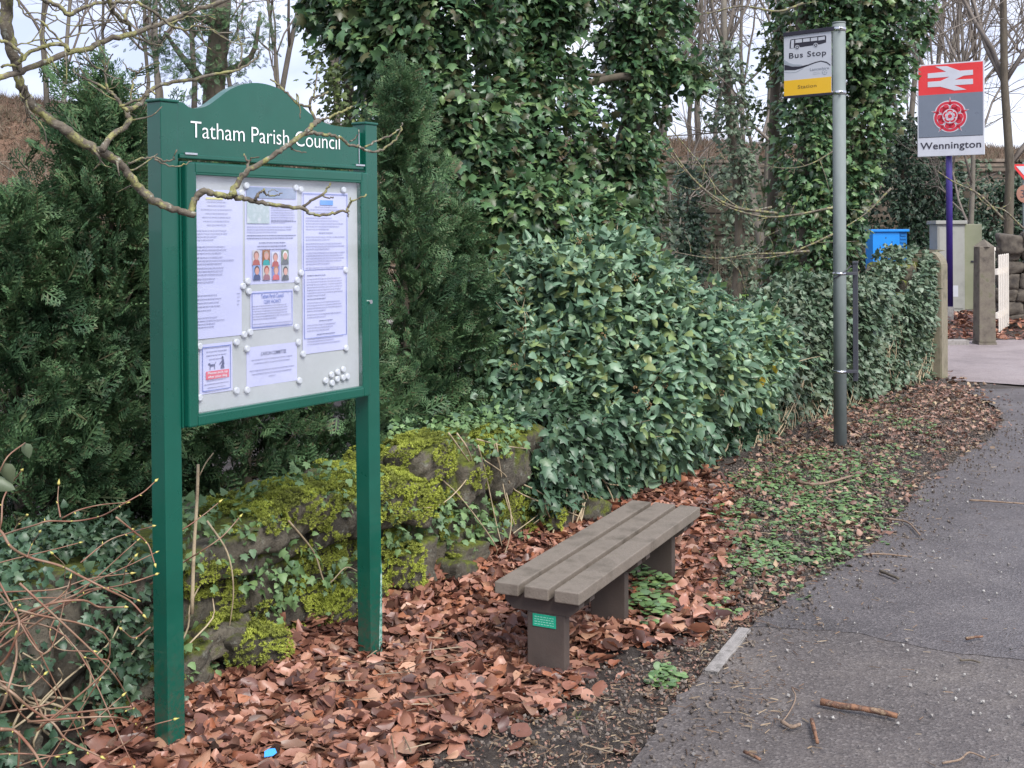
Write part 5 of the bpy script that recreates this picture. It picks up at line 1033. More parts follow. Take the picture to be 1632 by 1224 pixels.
roselayer([rosep(.60, .20, up + math.pi / 5 + .19, 0, 1.0), rosep(.60, .20, up + math.pi / 5 - .19, 0, 1.0), rosep(.42, .2, up + math.pi / 5, 0, 1.3)], -.0328, 'rose_red', 'inner_petals', rose)
roselayer([[circ(rc[0], rc[1], RR * .44, 24)]], -.0350, 'sign_white', 'centre_ring', rose)
roselayer([rosep(.29, .13, up, 0, 1.35)], -.0372, 'rose_red', 'centre_petals', rose)
roselayer([rosep(.24, .055, up, 0, 1.9)], -.0394, 'sign_white', 'centre_lines', rose)
roselayer([[circ(rc[0], rc[1], RR * .12, 16)]], -.0394, 'rose_red', 'centre_disc', rose)

# ------------------------------------------------------------------ station yard furniture
# wall-end pier with rounded top
pe = ground(1491, 603); pp_, tt_, nn_ = wl(WS[-1])
bm = bmesh.new(); prof = [(-.19, -.1), (.19, -.1), (.19, 1.24)] + [(.19 * math.cos(a), 1.24 + .17 * math.sin(a)) for a in np.linspace(.2, math.pi - .2, 9)] + [(-.19, 1.24)]; prism(bm, prof, -.16, .10)
bmesh.ops.bevel(bm, geom=[e for e in bm.edges], offset=.012, segments=2, affect='EDGES')
o = setp(bmobj('gate_pier', bm, M['pierstone'], smooth=False), 'pale round topped stone slab ending the ivy covered wall', 'gate pier'); dy = -tt_; o.location = (pp_[0] + .02, pp_[1] + .02, 0); o.rotation_euler = (0, 0, math.atan2(nn_[1], nn_[0]))
# stone gatepost with pyramid top
g0 = ground(1574, 551.5); hw_ = 12.8 / FPX * g0[1]; zt = at(1571, 393, g0[1])[2]; za = at(1571, 381.5, g0[1])[2]
bm = bmesh.new(); box(bm, (-hw_ * 1.05, -hw_ * 1.05, -.1), (hw_ * 1.05, hw_ * 1.05, .05)); vs = box(bm, (-hw_, -hw_, .05), (hw_, hw_, zt), .012)
for v in bm.verts:
    k = 1.06 - .12 * max(0, v.co.z) / zt; v.co.x *= k; v.co.y *= k
cyl(bm, (0, 0, zt - .004), (0, 0, za), hw_ * 1.36, 4, .008)
for v in bm.verts:
    pass
o = setp(bmobj('stone_gatepost', bm, M['gatestone']), 'square dark stone gatepost with pyramid top beside the white gate', 'gatepost'); o.location = (g0[0], g0[1] + hw_, 0)
for v in o.data.vertices:
    if v.co.z > zt - .01: a = math.pi / 4; x, y = v.co.x, v.co.y; 
# picket gate standing open, seen almost edge on
ga = ground(1590, 540); gb = ground(1607, 528.5); gd = unit(gb - ga); gl = float(np.linalg.norm(gb - ga)); gt = thing('picket_gate', 'cream picket gate standing open behind the stone gatepost', 'gate', (ga[0], ga[1], 0), math.atan2(gd[1], gd[0])); ght = at(1590, 406, ga[1])[2]
npk = 6
for k in range(npk):
    x = gl * (k + .5) / npk; bm = bmesh.new(); wv_ = gl / npk * .27; prism(bm, [(x - wv_, .10), (x + wv_, .10), (x + wv_, ght - .02), (x, ght), (x - wv_, ght - .02)], -.018, -.0075); bmobj('picket', bm, M['cream'], gt)
bm = bmesh.new()
for z_ in (.3, ght - .3): box(bm, (-.02, -.007, z_), (gl + .02, .03, z_ + .09), .004)
bmobj('rail', bm, M['cream'], gt)['kind'] = 'stuff'
gp = ground(1602, 533); bm = bmesh.new(); hgp = at(1602, 394, gp[1] + .5)[2]; box(bm, (-.055, -.055, -.1), (.055, .055, hgp - .06), .006); box(bm, (-.065, -.065, hgp - .06), (.065, .065, hgp), .012); o = setp(bmobj('white_gatepost', bm, M['cream']), 'white painted wooden post with square cap behind the picket gate', 'gatepost'); o.location = (gp[0], gp[1] + .55, 0)
# rough stone wall right
rw = thing('rough_stone_wall', 'dark rough stone wall with rounded coping at the right edge', 'wall', tuple(ground(1640, 525)))
pcs = []; base = ground(1607, 524); dirw = unit(np.array([1.0, -.35, 0])); nw = np.array([dirw[1], -dirw[0], 0])
for sgn in (1,):
    z_ = 0; 
    while z_ < 1.28:
        H = rng.uniform(.17, .27); s = rng.uniform(-.1, 0)
        while s < 3.0:
            L = rng.uniform(.25, .5); c = base + dirw * (s + L / 2) - nw * .0 + UP * (z_ + H / 2); c[1] += .3; pcs.append(stone(c, dirw[:2], np.array([-nw[0], -nw[1]]), L * 1.04, .4, H * 1.06, .1, rng.uniform(-.05, .05))); s += L
        z_ += H * .97
for k in range(7):
    c = base + dirw * (.16 + k * .36) + UP * (1.38 + .05 * min(k, 3)); c[1] += .3; pcs.append(stone(c, dirw[:2], np.array([-nw[0], -nw[1]]), .40, .55, .34, .1, 0))
npobj('stones', pcs, M['stone_dark'], rw)
# grey cabinet
c0 = ground(1494, 501); c1 = ground(1536, 503); Yc = 22.6; xl, xm, xr = at(1494, 370, Yc)[0], at(1536, 370, Yc)[0], at(1559, 370, Yc)[0]; zt = at(1500, 354, Yc)[2]
cab = thing('equipment_cabinet', 'tall grey metal cabinet behind the purple sign post', 'cabinet', (xl, Yc, 0), R(-6)); wc = (xm - xl); 
bm = bmesh.new(); box(bm, (0, 0, .02), (wc, .62, zt - .04), .008); bmobj('body', bm, M['cabinet'], cab)
bm = bmesh.new(); box(bm, (-.04, -.05, zt - .04), (wc + .04, .68, zt + .03), .01); bmobj('lid', bm, M['cabinet'], cab)
bm = bmesh.new(); box(bm, (.03, -.012, .1), (wc - .03, -.001, zt - .1), .003); dr = bmobj('door', bm, M['cabinet'], cab)
bm = bmesh.new(); box(bm, (wc + .001, .02, .08), (wc + .33, .6, zt - .04), .01); o = bmobj('side_door', bm, M['cabinet_g'], cab); o['label'] = 'green stained side'
bm = bmesh.new(); box(bm, (wc + .12, -.0, zt - .78), (wc + .26, .019, zt - .75), .002); box(bm, (wc + .2, 0, .75), (wc + .23, .019, .95), .002); bmobj('handle', bm, M['darkbar'], cab)
bm = bmesh.new(); box(bm, (wc * .55, -.016, .33), (wc * .55 + .1, -.0125, .55)); bmobj('label_plate', bm, M['sign_white'], cab)
bm = bmesh.new(); box(bm, (-.06, -.06, -.05), (wc + .36, .7, .019), .01); bmobj('plinth', bm, M['concrete'], cab)
# blue box
Yb = 24; xl, xr = at(1391, 370, Yb)[0], at(1447, 370, Yb)[0]; zt = at(1391, 367, Yb)[2]
bx = thing('blue_cabinet', 'bright blue cabinet showing above the ivy covered wall', 'cabinet', (xl, Yb, 0)); wx = (xr - xl)
bm = bmesh.new(); box(bm, (0, 0, .0), (wx * .76, .5, zt - .03), .01); bmobj('body', bm, M['blue'], bx)
bm = bmesh.new(); box(bm, (wx * .762, .02, .0), (wx * .98, .5, zt - .03), .008); 
for k in range(14): box(bm, (wx * .80, .006, zt - .12 - k * .07), (wx * .95, .0195, zt - .09 - k * .07))
bmobj('louvred_side', bm, plain('blue_paint_darker', [(.012, .17, .50), (.015, .2, .56)], .45), bx)
bm = bmesh.new(); box(bm, (-.05, -.04, zt - .03), (wx + .02, .54, zt + .02), .006); bmobj('lid', bm, M['blue'], bx)
bm = bmesh.new(); vs = text_bm(bm, 'ab', 0, .34, 0, .2, 0)
for v in vs: v.co = Vector((wx * .42 - v.co.z * 1.1 + .12, -.003, zt - .95 + v.co.x * 1.6))
bmobj('lettering', bm, M['sign_white'], bx)
bm = bmesh.new()
for k in range(7): a, b = rng.uniform(.05, .5), rng.uniform(.05, .9); prism(bm, circ(a, zt - .1 - b, .013, 8), -.004, -.0011)
bmobj('rivet_heads', bm, M['darkbar'], bx)['kind'] = 'stuff'
# kerb at the drive edge
ka, kb = ground(1497, 552), ground(1550, 553); bm = bmesh.new(); box(bm, (0, 0, -.1), (float(kb[0] - ka[0]), .16, .085), .012); o = setp(bmobj('kerb_stone', bm, M['concrete']), 'low stone kerb beside the pinkish drive', 'kerb'); o.location = (ka[0], ka[1], 0)
# road signs at the right edge
rsn = thing('road_sign', 'give way triangle above a round speed sign, cut by the right edge', 'road sign', tuple(ground(1634, 420, 0) * 0 + at(1633, 370, 24) * [1, 1, 0])); yb_ = 24
pz = lambda y: at(1633, y, yb_)[2]
bm = bmesh.new(); cyl(bm, (0, 0, 0), (0, 0, pz(258)), .04, 12); bmobj('pole', bm, M['galv'], rsn, True)
def signpoly(pts, y0, y1, m, nm): 
    bm = bmesh.new(); prism(bm, [(a, b) for a, b in pts], y0, y1); return bmobj(nm, bm, M[m], rsn)
k = .02 * 1
signpoly([(-.30, pz(262)), (.30, pz(262)), (0, pz(290))], -.06, -.045, 'sign_red', 'triangle_border'); signpoly([(-.20, pz(265)), (.20, pz(265)), (0, pz(283))], -.066, -.0605, 'sign_white', 'triangle_face')
signpoly(circ(0, pz(309), .19, 24), -.06, -.045, 'terracotta', 'round_sign')
bm = bmesh.new(); text_bm(bm, '30', -.11, .11, pz(309) - .08, pz(309) + .08, -.062); bmobj('lettering', bm, M['darkbar'], rsn)

# ------------------------------------------------------------------ concrete edging strip by the bench
e0, e1 = ground(1187, 1016), ground(1133, 1086); ed = unit(e1 - e0); el = float(np.linalg.norm(e1 - e0)); bm = bmesh.new(); box(bm, (0, -.022, -.06), (el, .022, .038), .004)
bmesh.ops.subdivide_edges(bm, edges=bm.edges[:], cuts=5)
for v in bm.verts: v.co += Vector((random.uniform(-.005, .005), random.uniform(-.005, .005), random.uniform(-.002, .002)))
o = setp(bmobj('edging_strip', bm, M['concrete']), 'broken pale concrete edging strip in front of the bench', 'edging'); o.location = (e0[0], e0[1], 0); o.rotation_euler = (0, 0, math.atan2(ed[1], ed[0]))

# ------------------------------------------------------------------ leaf litter, ground cover, debris
def gsample(n, x0, x1, y0, y1):
    X = rng.uniform(x0, x1, n); Y = rng.uniform(y0, y1, n); return X, Y
HEAVY = [(150, 1300), (150, 1150), (250, 1120), (400, 1040), (620, 940), (720, 890), (800, 850), (900, 820), (1010, 770), (1110, 760), (1165, 800), (1150, 880), (1120, 930), (1160, 985), (1110, 1010), (1020, 1020), (935, 1050), (925, 1105), (870, 1120), (800, 1150), (690, 1180), (640, 1224), (620, 1300)]
def litter_field(n, poly, size, zmax, tilt, soft=0, xr=(-1.6, 1.6), yr=(3.0, 8.6), dens=None):
    X, Y = gsample(n, *xr, *yr); Zg = gz(X, Y); P_ = np.stack([X, Y, Zg], -1); u, v = px(P_); j = rng.normal(0, soft, (2, len(u))); k = inpoly(u + j[0], v + j[1], poly) & (wdist(X, Y) > -.02)
    if dens is not None: k &= rng.random(len(X)) < dens(P_)
    P_ = P_[k]; m = len(P_); P_[:, 2] += rng.random(m) ** 1.2 * zmax * (1 + .5 * wob(P_, 5)) + .008; pc = []; which = rng.integers(0, len(LITTER), m)
    for i, tm in enumerate(LITTER):
        s_ = which == i; q_ = P_[s_]; c = len(q_); nr = UP + rnd(c, tilt); pc.append(scatter(tm, q_, rnd(c) * [1, 1, .3], nr * np.where(rng.random((c, 1)) < .3, -1, 1), size * rng.uniform(.6, 1.2, c)))
    return pc
pc = litter_field(46000, HEAVY, .078, .036, .34, soft=16) + litter_field(2600, HEAVY, .07, .01, .35, soft=42)
pc += litter_field(3600, [(x - 10, y - 12) for x, y in HEAVY], .075, .02, .8, soft=22)
setp(npobj('leaf_litter', pc, M['litter']), 'thick brown fallen leaves heaped round the board posts and bench', 'fallen leaves', kind='stuff')
VERGE = [(1080, 1000), (1110, 900), (1120, 780), (1250, 690), (1350, 660), (1480, 620), (1540, 625), (1600, 665), (1590, 690), (1520, 735), (1470, 780), (1440, 820), (1400, 870), (1290, 930), (1200, 985), (1140, 1010)]
pc = litter_field(46000, VERGE, .042, .034, .4, soft=14, xr=(.4, 5.6), yr=(4.4, 13.2), dens=lambda P: np.clip(.5 + .6 * wob(P, 2.2) + .3 * wob(P, 8), .12, 1))
pc += litter_field(900, [(640, 1224), (900, 1110), (1080, 1060), (1130, 1110), (1050, 1224)], .055, .004, .2, soft=15)
pc += litter_field(30000, [(600, 1240), (700, 1190), (900, 1100), (1060, 1050), (1140, 990), (1220, 950), (1240, 1000), (1150, 1060), (1090, 1120), (1040, 1240)], .017, .004, .3, soft=16, xr=(-.6, 1.6), yr=(3, 5.4), dens=lambda P: np.clip(.4 + .6 * wob(P, 4), .1, 1))
pc += litter_field(5600, [(1180, 700), (1300, 640), (1520, 600), (1600, 660), (1560, 700), (1420, 720)], .065, .02, .3, soft=12, xr=(1.8, 6), yr=(8, 13.2))
pc += litter_field(1500, [(1400, 868), (1480, 770), (1600, 680), (1632, 640), (1500, 830), (1300, 960), (1180, 1020)], .03, .003, .15, soft=30, xr=(.8, 5.6), yr=(4.4, 12))
setp(npobj('verge_leaf_litter', pc, M['litter_far']), 'small brown leaves scattered over the verge towards the drive', 'fallen leaves', kind='stuff')
# leaves behind the gateposts
n = 2600; X = rng.uniform(6.0, 10.5, n); Y = rng.uniform(16.9, 22.5, n); P_ = np.stack([X, Y, np.abs(rng.normal(0, .03, n)) + .03 + .12 * np.exp(-((X - 8.3) ** 2 + (Y - 18.5) ** 2) / .8)], -1)
setp(npobj('drive_leaf_litter', [scatter(LITTER[i], P_[i::4], rnd(len(P_[i::4])) * [1, 1, .3], UP + rnd(len(P_[i::4]), .4), rng.uniform(.07, .13, len(P_[i::4]))) for i in range(4)], M['litter']), 'brown leaves heaped behind the picket gate and stone gatepost', 'fallen leaves', kind='stuff')
# green ground cover on the verge
COVER = [(1000, 960), (1040, 900), (1120, 880), (1150, 790), (1230, 740), (1330, 715), (1430, 735), (1430, 800), (1390, 860), (1270, 930), (1180, 960), (1080, 1000)]
def cover_field(n, poly, size, dens, soft=18, xr=(-.9, 4.5), yr=(3.6, 11), h=.03, per=6):
    X, Y = gsample(n, *xr, *yr); P_ = np.stack([X, Y, gz(X, Y)], -1); u, v = px(P_); j = rng.normal(0, soft, (2, len(u))); k = inpoly(u + j[0], v + j[1], poly) & (wdist(X, Y) > 0) & (rng.random(len(X)) < dens(P_)); P_ = P_[k]
    c = np.repeat(P_, per, 0); m = len(c); a = rng.uniform(0, 6.28, m); d = np.stack([np.cos(a), np.sin(a), rng.uniform(-.05, .35, m)], -1); c = c + d * rng.uniform(.005, .02, (m, 1)) + UP * rng.uniform(.3, 1.2, (m, 1)) * h; return scatter(L_ROUND, c, d, UP + rnd(m, .25), size * rng.uniform(.5, 1.2, m))
pc = [cover_field(19000, COVER, .032, lambda P: np.clip(.48 + .8 * wob(P, 2.8, 1) + .5 * wob(P, 9, 1), 0.06, 1)), cover_field(9000, [(1120, 800), (1250, 690), (1340, 665), (1440, 640), (1500, 700), (1440, 760), (1300, 730)], .03, lambda P: np.clip(.1 + .7 * wob(P, 2.2, 4), 0.0, 1), yr=(5, 12.5), xr=(.8, 5))]
pc.append(cover_field(260, [(1035, 1080), (1060, 1065), (1080, 1085), (1060, 1105)], .032, lambda P: np.ones(len(P)), soft=3, per=9, xr=(.3, .7), yr=(3.9, 4.6)))
pc.append(cover_field(700, [(1000, 905), (1060, 910), (1075, 990), (1020, 1000)], .04, lambda P: np.ones(len(P)) * .5, soft=6, xr=(.3, .9), yr=(4.4, 5.8), h=.07))
pc.append(cover_field(700, [(640, 1224), (880, 1140), (1000, 1150), (960, 1224)], .022, lambda P: np.clip(wob(P, 6), 0, .5), soft=8, per=4))
setp(npobj('ground_cover', pc, M['cover']), 'low round leaved green weeds on the verge beside the path', 'weeds', kind='stuff')
def grass_field(n, poly, size, dens=1.0, soft=10, xr=(-1, 4.5), yr=(3.4, 11)):
    X, Y = gsample(n, *xr, *yr); P_ = np.stack([X, Y, gz(X, Y)], -1); u, v = px(P_); j = rng.normal(0, soft, (2, len(u))); k = inpoly(u + j[0], v + j[1], poly) & (rng.random(len(X)) < dens) & (wob(P_, 4, 2) > -.1); P_ = P_[k]; m = len(P_); return scatter(GRASS, P_, UP + rnd(m, .3), rnd(m), size * rng.uniform(.5, 1.2, m))
pc = [grass_field(9000, [(1250, 760), (1400, 740), (1430, 800), (1380, 860), (1260, 880)], .035, .5), grass_field(5000, [(830, 1224), (870, 1150), (990, 1160), (970, 1224)], .035, .35), grass_field(2500, [(640, 1224), (700, 1185), (860, 1160), (900, 1224)], .025, .15)]
setp(npobj('grass_tufts', pc, M['grassblade'], smooth=False), 'thin grass tufts between the weeds and at the bare soil', 'grass', kind='stuff')
# woody debris and grit on the soil edge and path
EDGEZ = [(640, 1240), (900, 1110), (1050, 1060), (1130, 1000), (1220, 950), (1400, 850), (1450, 790), (1540, 715), (1632, 660), (1632, 700), (1500, 800), (1440, 880), (1300, 960), (1210, 1040), (1180, 1110), (1120, 1240)]
def sticks(n, poly, L, r, xr, yr, soft=20, dens=1.0, z=.03):
    X, Y = gsample(n, *xr, *yr); P_ = np.stack([X, Y, np.maximum(gz(X, Y), 0)], -1); u, v = px(P_); j = rng.normal(0, soft, (2, len(u))); k = inpoly(u + j[0], v + j[1], poly) & (rng.random(len(X)) < dens); P_ = P_[k]; m = len(P_); P_[:, 2] += z
    tv = np.array([(-.5, -.5, 0), (.5, -.5, 0), (.4, .5, 0), (-.4, .5, 0), (0, -.4, .7), (0, .45, .55)], float); tf = np.array([(0, 1, 4), (1, 2, 5), (1, 5, 4), (2, 3, 5), (3, 0, 4), (3, 4, 5)])
    a = rng.uniform(0, 6.28, m); d = np.stack([np.cos(a), np.sin(a), rng.normal(0, .06, m)], -1); ln = L * rng.uniform(.3, 1.4, m) ** 1.5; V = P_[:, None] + (tv[None, :, 1, None] * d[:, None]) * ln[:, None, None] + (tv[None, :, 0, None] * np.stack([-d[:, 1], d[:, 0], 0 * a], -1)[:, None] + tv[None, :, 2, None] * UP) * (r * rng.uniform(.5, 1.5, m))[:, None, None]
    return V.reshape(-1, 3), (tf[None] + (np.arange(m) * 6)[:, None, None]).reshape(-1, 3)
pc = [sticks(90000, EDGEZ, .03, .0036, (-.6, 4.8), (3.2, 10.5), soft=24, dens=.42, z=.012), sticks(3000, [(1100, 1240), (1300, 930), (1632, 700), (1632, 1240)], .028, .0025, (.5, 4.8), (3.2, 9), dens=.35, z=.031), sticks(1100, EDGEZ, .12, .0035, (-.4, 4.8), (3.2, 10.5), soft=24, dens=.4, z=.03), sticks(9000, [(1090, 1120), (1200, 1000), (1300, 940), (1420, 860), (1450, 880), (1300, 1010), (1260, 1050), (1230, 1240), (1010, 1240)], .026, .0034, (.2, 3), (3.1, 7), soft=45, dens=.6, z=.030), sticks(4200, COVER, .04, .003, (.3, 4.0), (4.2, 10), z=.02), sticks(260, [(540, 1020), (700, 1000), (760, 1200), (540, 1224)], .12, .004, (-1, .2), (3.2, 4.8), z=.05, dens=.5), sticks(2500, [(1150, 1090), (1230, 1080), (1260, 1170), (1160, 1180)], .03, .0025, (.4, 1.3), (3.5, 4.4), z=.03, soft=15, dens=.3)]
setp(npobj('twig_debris', pc, M['debris'], smooth=False), 'small woody debris strewn along the edge of the path', 'debris', kind='stuff')
n = 190000; X, Y = gsample(n, -.8, 6, 3.0, 13); P_ = np.stack([X, Y, gz(X, Y) + .002], -1); u, v = px(P_); j = rng.normal(0, 26, (2, n)); k = (inpoly(u + j[0], v + j[1], EDGEZ + []) | inpoly(u + j[0] * .3, v + j[1] * .3, VERGE)) ; P_ = P_[k]; P_[:, 2] += np.where(rng.random(len(P_)) < .5, .029, .0); m = len(P_)
setp(npobj('soil_crumbs', [scatter((icov, icof), P_, rnd(m), rnd(m), .0040 * rng.uniform(.3, 1.8, m) ** 1.5)], M['crumb'], smooth=False), 'crumbs of dark soil along the ragged path edge', 'soil', kind='stuff')
n = 9000; X, Y = gsample(n, .2, 5.5, 3.1, 9.5); P_ = np.stack([X, Y, np.full(n, .033)], -1); u, v = px(P_); k = inpoly(u, v, [(900, 1240), (1100, 1080), (1300, 920), (1450, 800), (1632, 680), (1660, 1240)]) & (rng.random(n) < np.clip(.25 + .8 * wob(P_, 1.7), .06, 1)); P_ = P_[k]; m = len(P_)
setp(npobj('grit', [scatter((icov, icof), P_, rnd(m), rnd(m), .0042 * rng.uniform(.4, 1.6, m) ** 1.4)], M['grit'], smooth=False), 'loose pale grit scattered on the path', 'grit', kind='stuff')
# individual sticks
M['twig_ground'] = plain('damp_twig_bark', [(.14, .09, .06), (.24, .17, .12), (.09, .06, .045)], .8, 30, bmp=.5, bs=150)
def stick(label, pts, r, m='stick', z=.034, name='stick'):
    W3 = [ground(x, y, z + r) for x, y in pts]; c = np.mean(W3, 0); tp, tr_ = spline(W3, np.linspace(r, r * .75, len(W3)), 4); tp[:, 2] += .002 * wob(tp, 30); return setp(npobj(name, [tube(tp, tr_, 8, .12)], M[m]), label, 'stick')
stick('thick red brown stick lying on the path, the largest one there', [(1308, 1118), (1350, 1126), (1395, 1133), (1430, 1140)], .0115)
stick('curled pale tendril on the path left of the thick stick', [(1262, 1096), (1268, 1112), (1258, 1135), (1245, 1152)], .0025, 'twig_ground')
stick('short brown stick on the path near the right edge', [(1540, 1018), (1566, 1014)], .006)
stick('dark stub of wood on the path beyond the bench', [(1403, 910), (1418, 916), (1432, 922)], .008, 'bark')
stick('thin pale stick crossing the far path near the right edge', [(1545, 797), (1580, 799), (1632, 803)], .006, 'twig_ground')
stick('pale bent twig across the green weeds of the verge', [(1272, 768), (1300, 772), (1335, 765), (1358, 758)], .009, 'twig_ground', z=.05)
stick('forked twig at the bottom right of the path', [(1502, 1216), (1530, 1210), (1545, 1200), (1570, 1208)], .0035, 'twig_ground')
stick('short pale stick near the bottom of the path', [(1186, 1198), (1212, 1210)], .006)
stick('thin twig at the edge of the path, upper of a pair', [(1375, 884), (1410, 883), (1446, 887)], .005, 'twig_ground')
stick('thin twig at the edge of the path, lower of a pair', [(1410, 826), (1445, 832), (1466, 852)], .006, 'twig_ground')
stick('dark twig lying along the seam of the path', [(1530, 1052), (1548, 1052), (1562, 1056)], .004, 'bark')
stick('knobbly piece of bark on the path beside the pale tendril', [(1294, 1148), (1298, 1165), (1303, 1184)], .007, 'stick')
stick('pale stub of wood beside the pale tendril on the path', [(1246, 1150), (1262, 1158), (1275, 1154)], .007, 'twig_ground')
# blue scrap of litter
p = ground(430, 1200, .09); bm = bmesh.new(); pts = [(-.018, -.013), (.006, -.016), (.019, -.006), (.016, .012), (-.002, .016), (-.014, .01)]; a = [bm.verts.new((x, y, .004 * math.sin(x * 90))) for x, y in pts]; b = [bm.verts.new((x, y, .004 * math.sin(x * 90) + .002)) for x, y in pts]; bm.faces.new(a[::-1]); bm.faces.new(b)
for i in range(6): bm.faces.new((a[i], a[(i + 1) % 6], b[(i + 1) % 6], b[i]))
o = setp(bmobj('plastic_scrap', bm, M['litter_scrap']), 'small torn scrap of bright blue plastic on the brown leaves', 'litter'); o.location = p; o.rotation_euler = (R(18), R(8), .4)

# ------------------------------------------------------------------ red stemmed shrub bottom left
sh = thing('budding_shrub', 'bare shrub with arching reddish stems and pale buds at lower left', 'shrub', (-1.75, 3.2, 0)); st_ = []; buds = []
def z6(p): return (p[0] / 2.336, p[1] / 2.336 + 700)
SH = [([(-120, 760), (0, 700), (60, 660), (160, 620), (230, 600), (330, 560), (420, 550), (500, 530), (575, 505)], .0045, 3.35), ([(-120, 800), (0, 730), (100, 650), (200, 610), (310, 600), (370, 625), (460, 625)], .006, 3.3), ([(-80, 300), (0, 340), (40, 400), (110, 440), (220, 470), (300, 510), (400, 560), (480, 600), (530, 650)], .006, 3.3),
      ([(-100, 400), (30, 350), (130, 320), (180, 305), (280, 305), (380, 285), (460, 240), (530, 200), (575, 160)], .004, 3.3), ([(230, 295), (290, 265), (370, 245), (462, 236)], .003, 3.3), ([(225, 290), (215, 230), (218, 175)], .003, 3.3), ([(-60, 420), (0, 330), (10, 230), (40, 170), (78, 120)], .004, 3.2), ([(300, 460), (400, 380), (480, 350), (565, 325)], .003, 3.35), ([(432, 290), (500, 345), (550, 390), (575, 460)], .004, 3.3),
      ([(600, 380), (690, 330), (760, 280), (812, 238)], .0035, 3.78), ([(560, 540), (680, 460), (760, 410), (830, 360), (890, 293)], .004, 3.78), ([(390, 1180), (470, 1130), (560, 1070), (640, 1045)], .0035, 3.2), ([(-60, 870), (40, 940), (110, 1000), (200, 1060), (250, 1120), (370, 1180)], .006, 3.2), ([(-80, 590), (0, 570), (200, 560), (330, 520), (480, 500)], .0035, 3.35), ([(-60, 880), (0, 900), (100, 920), (160, 880)], .004, 3.2),
      ([(210, 655), (185, 720), (215, 780), (340, 790)], .003, 3.3), ([(-60, 760), (60, 690), (140, 650), (250, 560), (262, 520)], .004, 3.25), ([(-80, 900), (20, 820), (70, 700), (60, 640)], .006, 3.2), ([(-80, 1100), (0, 1010), (30, 930), (60, 820), (60, 740)], .007, 3.2), ([(0, 1080), (60, 1090), (130, 1170), (160, 1230)], .007, 3.1), ([(60, 1220), (150, 1190), (250, 1170)], .0035, 3.1), ([(230, 1090), (330, 1060), (450, 960)], .003, 3.25),
      ([(100, 440), (120, 390), (145, 350)], .002, 3.3), ([(45, 350), (70, 310), (98, 285)], .002, 3.3), ([(0, 700), (40, 640), (70, 620)], .003, 3.25), ([(560, 700), (500, 740), (455, 710)], .0035, 3.4), ([(240, 520), (240, 470), (200, 430)], .002, 3.3), ([(455, 550), (470, 480), (500, 440)], .002, 3.35), ([(-60, 1180), (60, 1170), (200, 1180)], .004, 3.15), ([(-60, 640), (60, 600), (190, 590), (260, 600)], .003, 3.3)]
for tl, r, Yd in SH:
    r = r * .75; W3 = [at(*z6(p_), Yd + .04 * math.sin(i * 1.7 + tl[0][0])) for i, p_ in enumerate(tl)]; tp, tr_ = spline(W3, np.linspace(r, r * .55, len(W3)), 5); st_.append(tube(tp, tr_, 7, .06)); buds.append((tp[-1], tp[-1] - tp[-3], .022))
    for k in range(4, len(tp) - 2, 5): d_ = unit(tp[k] - tp[k - 1] + rnd(1, .5)[0] * .02); buds.append((tp[k], d_ + rnd(1, .4)[0], .011))
for i in range(16):
    p0 = at(rng.uniform(-60, 60), rng.uniform(860, 1200), rng.uniform(3.1, 3.4)); e = at(rng.uniform(60, 250), rng.uniform(820, 1210), rng.uniform(3.2, 3.5)); mid = (p0 + e) / 2 + rnd(1, .09)[0]; tp = spline([p0, mid, e + rnd(1, .03)[0]], None, 6); st_.append(tube(tp, np.linspace(.0035, .0015, len(tp)), 5)); buds.append((tp[-1], tp[-1] - tp[-3], .016))
npobj('stems', st_, M['redstem'], sh)
budv = np.array([(0, 0, 0), (.22, .35, 0), (0, .35, .22), (-.22, .35, 0), (0, .35, -.22), (0, 1, 0)], float); budf = np.array([(0, 1, 2), (0, 2, 3), (0, 3, 4), (0, 4, 1), (5, 2, 1), (5, 3, 2), (5, 4, 3), (5, 1, 4)])
bp = np.array([b[0] for b in buds]); bdn = np.array([unit(b[1]) for b in buds]); bsz = np.array([b[2] for b in buds]); npobj('buds', [scatter((budv, budf), bp, bdn, rnd(len(bp)), bsz)], M['bud'], sh)['kind'] = 'stuff'
# dry upright stalk beside the post and the two big pale leaves at the left edge
stl = thing('dry_stalk', 'upright dead stalk standing just right of the left post', 'stalk', tuple(wface(307, 970))); npobj('stem', [tube(spline([at(306, 978, 3.95), at(309, 880, 3.95), at(314, 800, 3.95), at(316, 740, 3.95)], None, 4), np.linspace(.007, .005, 13), 7, .06), tube(spline([at(318, 758, 3.95), at(328, 738, 3.95), at(340, 722, 3.95)], None, 3), .002, 5)], M['palestem'], stl)
bl_ = thing('bramble_leaves', 'large pale green bramble leaves at the far left edge', 'leaves', tuple(at(-15, 760, 3.0))); npobj('leaves', [scatter(L_OVATE, np.array([at(6, 738, 3.0), at(40, 706, 3.1), at(-12, 765, 3.0)]), np.array([(.3, 0, -1), (.2, 0, -.9), (.8, 0, -.3)]), np.array([(0, -1, .3), (.2, -1, .4), (0, -1, .6)]), np.array([.06, .045, .06]))], M['ivy_old'], bl_); npobj('stem', [tube(spline([at(-30, 800, 3.0), at(-5, 760, 3.0), at(12, 728, 3.0), at(40, 706, 3.1)], None, 4), .002, 5)], M['redstem'], bl_)

